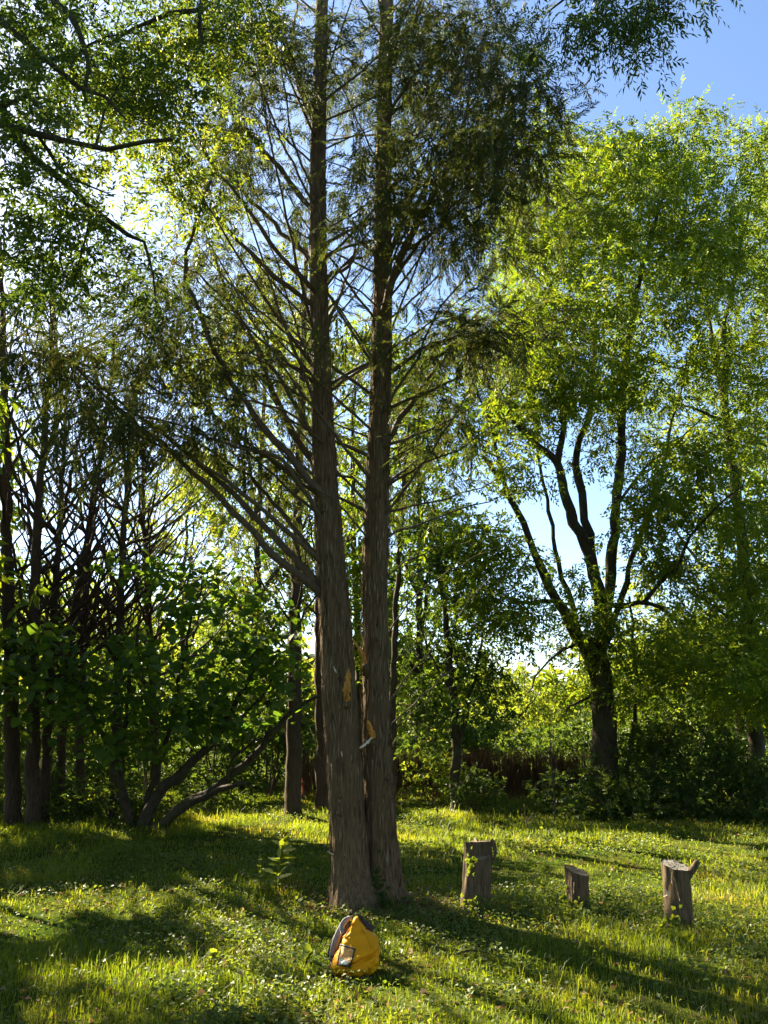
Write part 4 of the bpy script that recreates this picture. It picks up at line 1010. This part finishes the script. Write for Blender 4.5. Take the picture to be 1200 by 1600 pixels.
keep = ~sun_gap(lp_); lp_, lx, ly, lz, ls = lp_[keep], lx[keep], ly[keep], lz[keep], ls[keep]
_, _, dp = proj(lp_)
order = np.argsort(dp - ls * 14)
lm = [mesh_from('leaf', v, q, None, True, [M_HAZEL]) for v, q in LEAFV]
for c, i in enumerate(order[:300]):
    o = bpy.data.objects.new('leaf', lm[c % 3]); C.objects.link(o); o.parent = shrub
    M = Matrix(((lx[i, 0] * ls[i], ly[i, 0] * ls[i], lz[i, 0] * ls[i], lp_[i, 0] - oS[0]), (lx[i, 1] * ls[i], ly[i, 1] * ls[i], lz[i, 1] * ls[i], lp_[i, 1] - oS[1]), (lx[i, 2] * ls[i], ly[i, 2] * ls[i], lz[i, 2] * ls[i], lp_[i, 2] - oS[2]), (0, 0, 0, 1)))
    o.matrix_local = M
rest = order[300:]
m = MB()
for kk in range(3):
    ii = rest[kk::3]; v, q = LEAFV[kk]
    V = lp_[ii][:, None] + ls[ii][:, None, None] * (v[None, :, 0:1] * lx[ii][:, None] + v[None, :, 1:2] * ly[ii][:, None] + v[None, :, 2:3] * lz[ii][:, None])
    Q = (np.arange(len(ii)) * len(v))[:, None, None] + q[None]
    m.add(V, Q.reshape(-1, 4))
m.build('crown', M_HAZEL, shrub, oS, kind='stuff')

# ================================================================== trees and bushes beyond the clearing
def far_tree(label, px, Y, h, wd, ncl, mat, lo=0.3, name='broadleaf_tree', group='sunlit trees beyond the clearing', leaf=0.21, wr=0.14, soft=-0.1, R=0.8, ns=20):
    x = float(at(px, 1125, Y)[0]); o = np.array([x, Y, 0.0])
    n = ncl; a = RNG.uniform(0, 2 * math.pi, n); zt = RNG.uniform(lo, 1, n)
    pr = np.sin(np.clip((zt - lo) / (1 - lo), 0.02, 1) ** 0.75 * math.pi * 0.92 + 0.15) * 0.9 + 0.12
    rad = wd / 2 * pr * RNG.uniform(0.25, 1, n) ** 0.5 * (0.75 + 0.5 * vn(a * 1.3 + px, zt * 5, 8))
    cl = np.stack([x + rad * np.cos(a), Y + rad * np.sin(a), zt * h], -1)
    lean = RNG.normal(size=2) * 0.25
    tr = np.array([[x, Y, -0.1], [x + lean[0] * .4, Y, h * .3], [x + lean[0], Y + lean[1], h * .62], [x + lean[0] * .8, Y + lean[1], h * .9]])
    st = [(tr, wr, wr * .25)]
    for k in range(4):
        aa = RNG.uniform(0, 6.28); z0 = RNG.uniform(.22, .5) * h
        p = np.array([np.interp(z0, tr[:, 2], tr[:, c]) for c in range(3)]); L = wd * .38
        st.append((np.array([p, p + [math.cos(aa) * L * .5, math.sin(aa) * L * .5, h * .12], p + [math.cos(aa) * L, math.sin(aa) * L, h * .3]]), wr * .45, wr * .12))
    return leafy_tree(name, label, o, st, cl, M_BARKA, mat, dict(R=R, nspray=ns, sl_=0.34, m=7, LL=leaf, LW=leaf * .42, down=.3, flat=.5, jit=.4), 0.03, 0.008, group, 'tree', 0.5, 0.3, True, soft, seg=10)
FT = [
 ('tall sunlit tree behind the straight conifer trunk', 395, 22.0, 15.5, 6.5, 120, M_FAR, 0.25),
 ('sunlit tree showing between the two trunks of the twin conifer', 565, 23.5, 14.5, 6.0, 110, M_ASH, 0.25),
 ('sunlit tree behind the thin conifer pole', 655, 21.5, 12.5, 5.0, 80, M_ASH, 0.2),
 ('sunlit tree showing over the large-leaved shrub', 285, 26.0, 10.5, 5.5, 70, M_FAR, 0.2),
 ('low tree behind the bare conifer nearest the picture edge', 20, 25.0, 6.5, 5.5, 60, M_FAR, 0.12),
 ('low tree in the gap between the bare conifers', 150, 27.0, 6.0, 5.5, 60, M_FAR, 0.12),
 ('low pale tree behind the big ash trunk', 1010, 30.0, 4.0, 5.5, 60, M_ASH, 0.12),
 ('tree behind the slender ash, filling the picture edge', 1150, 24.0, 12.0, 5.5, 80, M_FAR, 0.15),
 ('small tree far behind, under the open sky gap', 790, 32.0, 3.6, 4.5, 40, M_FAR, 0.1)]
for f in FT: far_tree(*f)

def bush(label, px, Y, h, wd, ncl, mat, leaf=0.09, group='undergrowth bushes along the clearing edge', soft=0.0, ns=11):
    x = float(at(px, 1200, Y)[0]); o = np.array([x, Y, 0.0])
    n = ncl; a = RNG.uniform(0, 6.283, n); zt = RNG.uniform(0.08, 1, n)
    rad = wd / 2 * np.sqrt(np.clip(1.05 - zt ** 2.2, 0, 1)) * RNG.uniform(.2, 1, n) ** .5
    cl = np.stack([x + rad * np.cos(a), Y + .8 * rad * np.sin(a), zt * h * (0.8 + .4 * vn(a, zt * 3 + px, 8))], -1)
    st = []
    for k in range(4):
        aa = RNG.uniform(0, 6.283); q = np.array([math.cos(aa), math.sin(aa), 0])
        st.append((np.array([o + q * .05 - [0, 0, .05], o + q * wd * .12 + [0, 0, h * .4], o + q * wd * .28 + [0, 0, h * .8]]), 0.022, 0.006))
    return leafy_tree('bush', label, o, st, cl, M_TWIG, mat, dict(R=.26, nspray=ns, sl_=.2, m=7, LL=leaf, LW=leaf * .55, down=.2, flat=.5, jit=.45), 0.012, 0.003, group, 'bush', 0.2, 0.0, True, soft, seg=8)
BU = [
 ('dark bush at the foot of the big ash', 905, 14.9, 0.75, 1.9, 40, M_BUSH), ('rounded dark bush beside the big ash trunk', 1010, 15.3, 1.35, 2.2, 62, M_BUSH), ('tallest dark bush, towards the slender ash', 1085, 15.2, 1.75, 2.2, 70, M_BUSH),
 ('dark bush under the slender ash at the picture edge', 1165, 14.6, 1.2, 2.0, 54, M_BUSH), ('ivy-dark bush around the slim tree', 735, 15.2, .7, 1.2, 26, M_BUSH),
 ('sunny bush in front of the reddish fence end', 668, 16.0, 0.95, 1.3, 34, M_FAR), ('low bush behind the tallest stump', 690, 14.8, .5, 1.0, 20, M_BUSH),
 ('dark bush at the foot of the bare conifers', 60, 14.4, .9, 2.0, 44, M_BUSH), ('low dark bush under the large-leaved shrub', 185, 13.7, .6, 1.8, 34, M_BUSH), ('low bush between the shrub and the straight conifer', 330, 15.2, .55, 1.6, 26, M_BUSH),
 ('dark bush at the picture edge below the slender ash', 1215, 13.9, .9, 1.6, 36, M_BUSH), ('bramble in front of the rounded dark bush', 1045, 14.2, .5, 1.8, 30, M_BUSH), ('bramble in front of the big ash foot', 955, 14.2, .45, 1.6, 26, M_BUSH)]
for q in BU: bush(*q)
for px_, Y_, h_, w_, l_ in [(40, 17.5, 4.6, 3.4, 'behind the row of bare conifers, at the picture edge'), (140, 18.2, 5.0, 3.4, 'behind the middle of the bare conifers'), (235, 18.0, 3.8, 3.2, 'behind the seventh bare conifer'), (335, 18.4, 4.6, 3.2, 'behind the crown of the large-leaved shrub'), (420, 18.0, 3.4, 2.6, 'behind the straight conifer trunk')]:
    bush('tall dark evergreen bush added for shade ' + l_, px_, Y_, h_, w_, 50, M_ASHD, 0.14, 'dark evergreen bushes added for shade behind the bare conifers', -0.1, 12)  # dense bushes added to darken the background and shade the shrub
SB = [(90, 22, 2.2, 3.4), (215, 23, 1.9, 3.4), (330, 20.5, 1.6, 3.0), (425, 21, 1.7, 2.6), (690, 20.5, 2.0, 2.8), (780, 22, 1.5, 3.4), (845, 24, 1.3, 3.2), (905, 22.5, 1.6, 3.0), (1000, 23, 2.3, 3.6), (1085, 21.5, 2.4, 3.2), (1180, 22.5, 3.2, 3.4), (0, 20.5, 2.0, 2.6)]
SBL = ['behind the second bare conifer', 'behind the leaning shrub base', 'seen under the leaning shrub stems', 'beside the straight conifer trunk', 'above the reddish end of the fence', 'above the middle of the brushwood fence', 'under the open sky gap', 'close against the big ash trunk',
       'past the big ash, over the rounded dark bush', 'over the tallest dark bush', 'at the picture edge behind the slender ash', 'at the picture edge behind the thickest bare conifer']
for (px, Y, h, wd), l in zip(SB, SBL): bush('sunlit yellow-green bush ' + l, px, Y, h, wd, 52, M_ASHD, 0.14, 'sunlit bushes beyond the clearing', -0.1, 10)

# far-off wood that closes the view
n = 2200; a = RNG.uniform(-1.0, 1.0, n); d = RNG.uniform(48, 66, n)
top = 5.0 + 4.0 * vn(a * 9 + 20, a * 0 + 3) - 4.2 * np.exp(-((a - 0.2) / 0.14) ** 2)
zc = RNG.uniform(0, 1, n) ** .8 * top
cl = np.stack([d * np.sin(a), d * np.cos(a), zc], -1)
V, Q = foliage(cl, 1.2, 4, .8, 5, .75, .5, gap=False)
m = MB(); m.add(V, Q); o = m.build('far_woods', M_FAR, None, np.array([0, 55.0, 0]), smooth=False, kind='stuff')
tag(o, 'hazy green line of far-off woods closing the view', 'woods')

# unseen trees added out of view, placed to shade the clearing
SHADE = [(-8.6, 9.2, 13, 4.4, 100), (-10.5, 12.5, 10, 5.5, 90), (-13.0, 16.5, 11, 6, 90), (-11.0, 18.5, 10, 5, 80), (-7.5, 10.7, 8, 3.8, 60), (-15.5, 23.0, 13, 6, 90)]
SL = ['nearest the hanging ash limbs', 'second beyond the hanging ash limbs', 'third beyond the hanging ash limbs', 'behind the bare conifers outside the picture', 'squeezed in low beside the bare conifers', 'farthest beyond the bare conifers']
for (x, y, h, wd, nc), l in zip(SHADE, SL):
    px = float(proj(np.array([x, y, 1.65]))[0])
    far_tree('unseen tree added to shade the clearing, ' + l, px, y, h, wd, nc, M_ASH, 0.22, 'broadleaf_tree', 'unseen trees added for shade', 0.27, 0.16, 0.0, 0.8, 12)

# unseen trees added behind and beside the camera to block skylight
BACK = [(-6.5, -3.0, 13, 6.5), (-2.0, -6.5, 14, 7), (3.0, -5.0, 13, 6.5), (7.5, -1.5, 13, 6), (9.0, 4.5, 12, 5.5), (-9.5, 1.5, 13, 6), (10.5, 9.5, 12, 5), (0.5, -11.0, 15, 8)]
BKL = ['over one shoulder', 'straight behind', 'over the other shoulder', 'beside the hanging spray tree', 'past the hanging spray tree', 'behind the hanging ash limbs', 'level with the stumps', 'farthest back']
for (x, y, h, wd), l in zip(BACK, BKL):
    o_ = np.array([x, y, 0.0]); n = 70; a = RNG.uniform(0, 6.283, n); zt = RNG.uniform(.15, 1, n); rad = wd / 2 * np.sqrt(RNG.uniform(.1, 1, n)) * (1.1 - .5 * zt)
    cl = np.stack([x + rad * np.cos(a), y + rad * np.sin(a), zt * h], -1)
    leafy_tree('broadleaf_tree', 'unseen tree added to block skylight, ' + l, o_, [(np.array([[x, y, -.1], [x + .1, y, h * .4], [x, y + .1, h * .9]]), .17, .04)], cl, M_BARKA, M_ASHD, dict(R=.9, nspray=9, sl_=.5, m=5, LL=.42, LW=.2, down=.3, flat=.5, jit=.4), .03, .008, 'unseen trees added against skylight', 'tree', .6, .3, False, seg=8)

# ================================================================== brushwood fence
def fence():
    p0 = at(474, 1200, 17.2); p1 = at(962, 1200, 16.6)
    o = np.array([p0[0], p0[1], 0.0]); root = thing('brushwood_fence', 'low reddish-brown brushwood fence behind the slim dark-leaved tree', 'fence', o)
    M_F = leaf_mat('heather_brushwood', [(0.07, 0.04, 0.025), (0.13, 0.072, 0.045), (0.20, 0.115, 0.075)], (1.5, 0.9, 0.6), .25, .9, .05)
    n = 2600; t = RNG.uniform(0, 1, n); P = p0 + (p1 - p0) * t[:, None]; P[:, 1] += RNG.normal(size=n) * .025; P[:, 2] = 0
    h = 1.08 + .10 * RNG.normal(size=n) * .5 + .06 * (vn(t * 40, t * 0) - .5)
    D = np.stack([RNG.normal(size=n) * .06, RNG.normal(size=n) * .05, np.ones(n)], -1); N = rdir(n) * np.array([1, 1, 0]); N[:, 1] -= .4
    V, Q = leaves_geo(P, D, N, h, RNG.uniform(.012, .022, n), .1, 0.0)
    m = MB(); m.add(V, Q); m.build('brushwood', M_F, root, o, smooth=False, kind='stuff')
    for f in np.linspace(0, 1, 6):
        q = p0 + (p1 - p0) * f; m = MB(); V, Q, T = tube(np.array([[q[0], q[1] + .06, -.1], [q[0], q[1] + .06, .5], [q[0] + .01, q[1] + .06, 1.02]]), [.035, .035, .032], 8); m.add(V, Q, T); m.build('post', M_TWIG, root, o)
    for z in (.3, .72):
        m = MB(); V, Q, T = tube(np.array([[p0[0], p0[1] - .05, z], [(p0[0] + p1[0]) / 2, (p0[1] + p1[1]) / 2 - .05, z + .01], [p1[0], p1[1] - .05, z]]), [.004] * 3, 5); m.add(V, Q, T); m.build('wire', M_TWIG, root, o)
fence()

# ================================================================== small plants
def weed(label, base, topz, nl, leaf, mat, lean=0.05, name='weed_plant', wid=.35, rosette=False):
    o = np.array([base[0], base[1], float(gz(base[0], base[1]))]); root = thing(name, label, 'plant', o)
    m = MB(); P = smooth_line(np.array([o, o + [lean * .4, 0, topz * .5], o + [lean, 0.01, topz]]), .03)
    if not rosette:
        V, Q, T = tube(P, np.linspace(.008, .004, len(P)), 5); m.add(V, Q, T); m.build('stem', mat, root, o)
    lmw = MB()
    for k in range(nl):
        f = RNG.uniform(.15, 1); p = o + (P[int(f * (len(P) - 1))] - o) if not rosette else o + RNG.normal(size=3) * .015
        d = rdir(1)[0]; d[2] = abs(d[2]) * .5 + (1.2 if rosette else .1); d = norm(d); s = leaf * RNG.uniform(.6, 1.2) * (1 - .4 * f * (not rosette))
        nn = np.array([0, 0, 1.0]) + rdir(1)[0] * .5; y = norm(np.cross(nn, d)); z = np.cross(d, y)
        v, q = LEAFV[k % 3]; V = p + s * (v[:, 0:1] * d + v[:, 1:2] * y * wid * 2 + v[:, 2:3] * z * 1.2)
        mm = MB(); mm.add(V, q); mm.build('leaf', mat, root, o)
    return root
weed('tall pale weed with a nodding tip, lit by the sun near the twin trunks', gnd(430, 1398), 0.52, 22, .2, M_FAR, .07)
weed('shorter weed beside the tall pale weed', gnd(407, 1395), .34, 12, .10, M_FAR, -.02)
weed('bright upright dock leaves in front of the stump with the side branch', gnd(1058, 1478), .1, 5, .16, M_FAR, 0, 'dock_plant', .3, True)
weed('broad-leaved weed between the shortest stump and the stump with the side branch', gnd(945, 1412), .16, 12, .09, M_COVER, .05)
weed('leafy weed at the foot of the tallest stump', gnd(783, 1425), .12, 9, .07, M_COVER, .02)
weed('upright pale weed at the back of the clearing near the dead twig', gnd(848, 1308), .22, 8, .09, M_FAR, .0)
weed('clump of broad leaves beside the backpack', gnd(480, 1500), .1, 9, .09, M_COVER, .0, 'dock_plant', .35, True)
weed('broad leaves in the shaded grass at the front', gnd(330, 1500), .1, 8, .09, M_COVER, .0, 'dock_plant', .35, True)
def dead_sapling(label, pts, r0, subs, name):
    g = gnd(*pts[0]); L = px_line(pts, g[1]); o = np.array([g[0], g[1], 0.0]); root = thing(name, label, 'sapling', o)
    m = MB(); P = smooth_line(L, .06); V, Q, T = tube(P, np.linspace(r0, r0 * .4, len(P)), 7); m.add(V, Q, T); m.build('stem', M_TWIG, root, o)
    for s in subs:
        m = MB(); P = smooth_line(px_line(s, g[1], g[1] - .05), .04); V, Q, T = tube(P, np.linspace(r0 * .6, r0 * .25, len(P)), 5); m.add(V, Q, T); m.build('side_twig', M_TWIG, root, o)
dead_sapling('pale slender pole standing in front of the brushwood fence', [(867, 1286), (866, 1250), (863, 1215), (861, 1180), (858, 1130)], .016, [[(863, 1215), (868, 1195), (872, 1180)]], 'sapling_pole')
dead_sapling('small forked dead twig standing at the back of the clearing', [(826, 1302), (823, 1285), (820, 1270), (819, 1256)], .012, [[(823, 1286), (829, 1276), (834, 1270)], [(824, 1290), (831, 1284), (835, 1276)]], 'dead_twig')
def stick(label, a, b_, r):
    A, Bq = gnd(*a), gnd(*b_); A[2] = gz(A[0], A[1]) + .03; Bq[2] = gz(Bq[0], Bq[1]) + .04; o = A.copy()
    P = smooth_line(np.array([A, (A + Bq) / 2 + [0, .02, .015], Bq]), .03); m = MB(); V, Q, T = tube(P, np.linspace(r, r * .5, len(P)), 6, True, 1 + .1 * RNG.normal(size=(len(P), 6))); m.add(V, Q, T)
    tag(m.build('fallen_stick', M_TWIG, None, o), label, 'stick')
stick('thin fallen stick on the sunny grass in front of the tallest stump', (713, 1498), (765, 1502), .008)
stick('short fallen stick near the stump with the side branch', (985, 1452), (997, 1466), .008)

# ================================================================== grass and ground cover
def scatter(n, y0, y1, pw, margin=1.2):
    u = RNG.uniform(0, 1, n); e = 2 - pw
    y = (y0 ** e + (y1 ** e - y0 ** e) * u) ** (1 / e)
    x = RNG.uniform(-1, 1, n) * (0.53 * y + margin)
    return x, y
BAGP = gnd(555, 1512)
def grass():
    n = 330000
    x, y = scatter(n, 4.2, 19, 1.75)
    tuft = fbm(x * 1.7 + 3, y * 1.7 + 8, 3); mid = fbm(x * 0.5 + 31, y * 0.5 + 2, 2)
    k = RNG.uniform(0, 1, n) < 0.25 + 1.5 * (tuft - .3)
    k &= np.hypot(x - BAGP[0], y - BAGP[1] - .03) > .17
    for T_, q in ((PL[1], .27), (PR[1], .24), (B1, .12), (B2, .1), (B3, .12)): k &= np.hypot(x - T_[0], y - T_[1]) > q
    x, y, tuft, mid = x[k], y[k], tuft[k], mid[k]; n = len(x)
    h = 0.8 * (0.038 + 0.10 * np.clip(tuft - .35, 0, 1) + 0.09 * np.clip(mid - .5, 0, 1)) * RNG.uniform(.5, 1.5, n)
    lng = RNG.random(n) < .05; h = np.where(lng, h * 1.9 + .03, h)
    back = np.clip((y - 10) / 3, 0, 1); h = h * (1 + .3 * back)
    wd = (0.0026 + 0.00034 * y) * RNG.uniform(.7, 1.4, n)
    az = RNG.uniform(0, 6.283, n); be = RNG.uniform(.2, 1.0, n) * h * np.where(lng, 1.0, .8)
    dx, dy = np.cos(az), np.sin(az); z0 = gz(x, y) - .005
    sx, sy = -dy * wd / 2, dx * wd / 2
    V = np.empty((n, 5, 3))
    V[:, 0] = np.stack([x - sx, y - sy, z0], -1); V[:, 1] = np.stack([x + sx, y + sy, z0], -1)
    mx, my = x + dx * be * .35, y + dy * be * .35
    V[:, 2] = np.stack([mx - sx * .8, my - sy * .8, z0 + h * .62], -1); V[:, 3] = np.stack([mx + sx * .8, my + sy * .8, z0 + h * .62], -1)
    V[:, 4] = np.stack([x + dx * be, y + dy * be, z0 + h * np.where(lng, .85, .95)], -1)
    i = np.arange(n)[:, None] * 5
    m = MB(); m.add(V, i + np.array([0, 1, 3, 2]), i + np.array([2, 3, 4])); o = m.build('grass', M_GRASS, None, np.zeros(3), smooth=True, kind='stuff')
    o['label'] = 'uneven green grass covering the clearing'; o['category'] = 'grass'
grass()
def cover():
    n = 190000
    x, y = scatter(n, 4.2, 17, 1.7)
    f = fbm(x * 1.2 + 60, y * 1.2 + 33, 3)
    near_t = np.exp(-((x - .3) / 2.2) ** 2 - ((y - 7.2) / .9) ** 2)
    k = RNG.uniform(0, 1, n) < np.clip((f - .49) * 3.4, 0, 1) + .5 * near_t + .05
    k &= np.hypot(x - BAGP[0], y - BAGP[1] - .03) > .15
    x, y, f = x[k], y[k], f[k]; n = len(x)
    P = np.stack([x, y, gz(x, y) + RNG.uniform(.01, .075, n) * (1 + 1.0 * np.clip(f - .5, 0, 1))], -1)
    D = rdir(n); D[:, 2] *= .35; N = rdir(n) * .55; N[:, 2] += 1
    L = RNG.uniform(.014, .036, n) * (1 + .03 * y)
    V, Q = leaves_geo(P, D, N, L, L * RNG.uniform(.7, 1.0, n), .12, .1)
    m = MB(); m.add(V, Q); o = m.build('ground_cover', M_COVER, None, np.zeros(3), smooth=False, kind='stuff')
    o['label'] = 'low ivy and clover leaves spreading through the grass'; o['category'] = 'ground cover'
cover()

def litter():
    n = 6500
    x, y = scatter(n, 4.2, 14, 1.7)
    x[:1800] = RNG.normal(size=1800) * .42; y[:1800] = 7.72 + RNG.normal(size=1800) * .3
    P = np.stack([x, y, gz(x, y) + RNG.uniform(.004, .05, n)], -1)
    D = rdir(n); D[:, 2] *= .3; N = rdir(n) * .6; N[:, 2] += 1
    L = RNG.uniform(.03, .075, n); V, Q = leaves_geo(P, D, N, L, L * RNG.uniform(.15, .6, n), .25, .15)
    m = MB(); m.add(V, Q)
    M_L = leaf_mat('fallen_leaf', [(0.10, 0.06, 0.03), (0.20, 0.13, 0.07), (0.30, 0.22, 0.13)], (1.4, 1.2, .8), .3, .8, .1)
    o = m.build('leaf_litter', M_L, None, np.zeros(3), smooth=False, kind='stuff'); o['label'] = 'dry brown fallen leaves lying in the grass'; o['category'] = 'leaf litter'
litter()
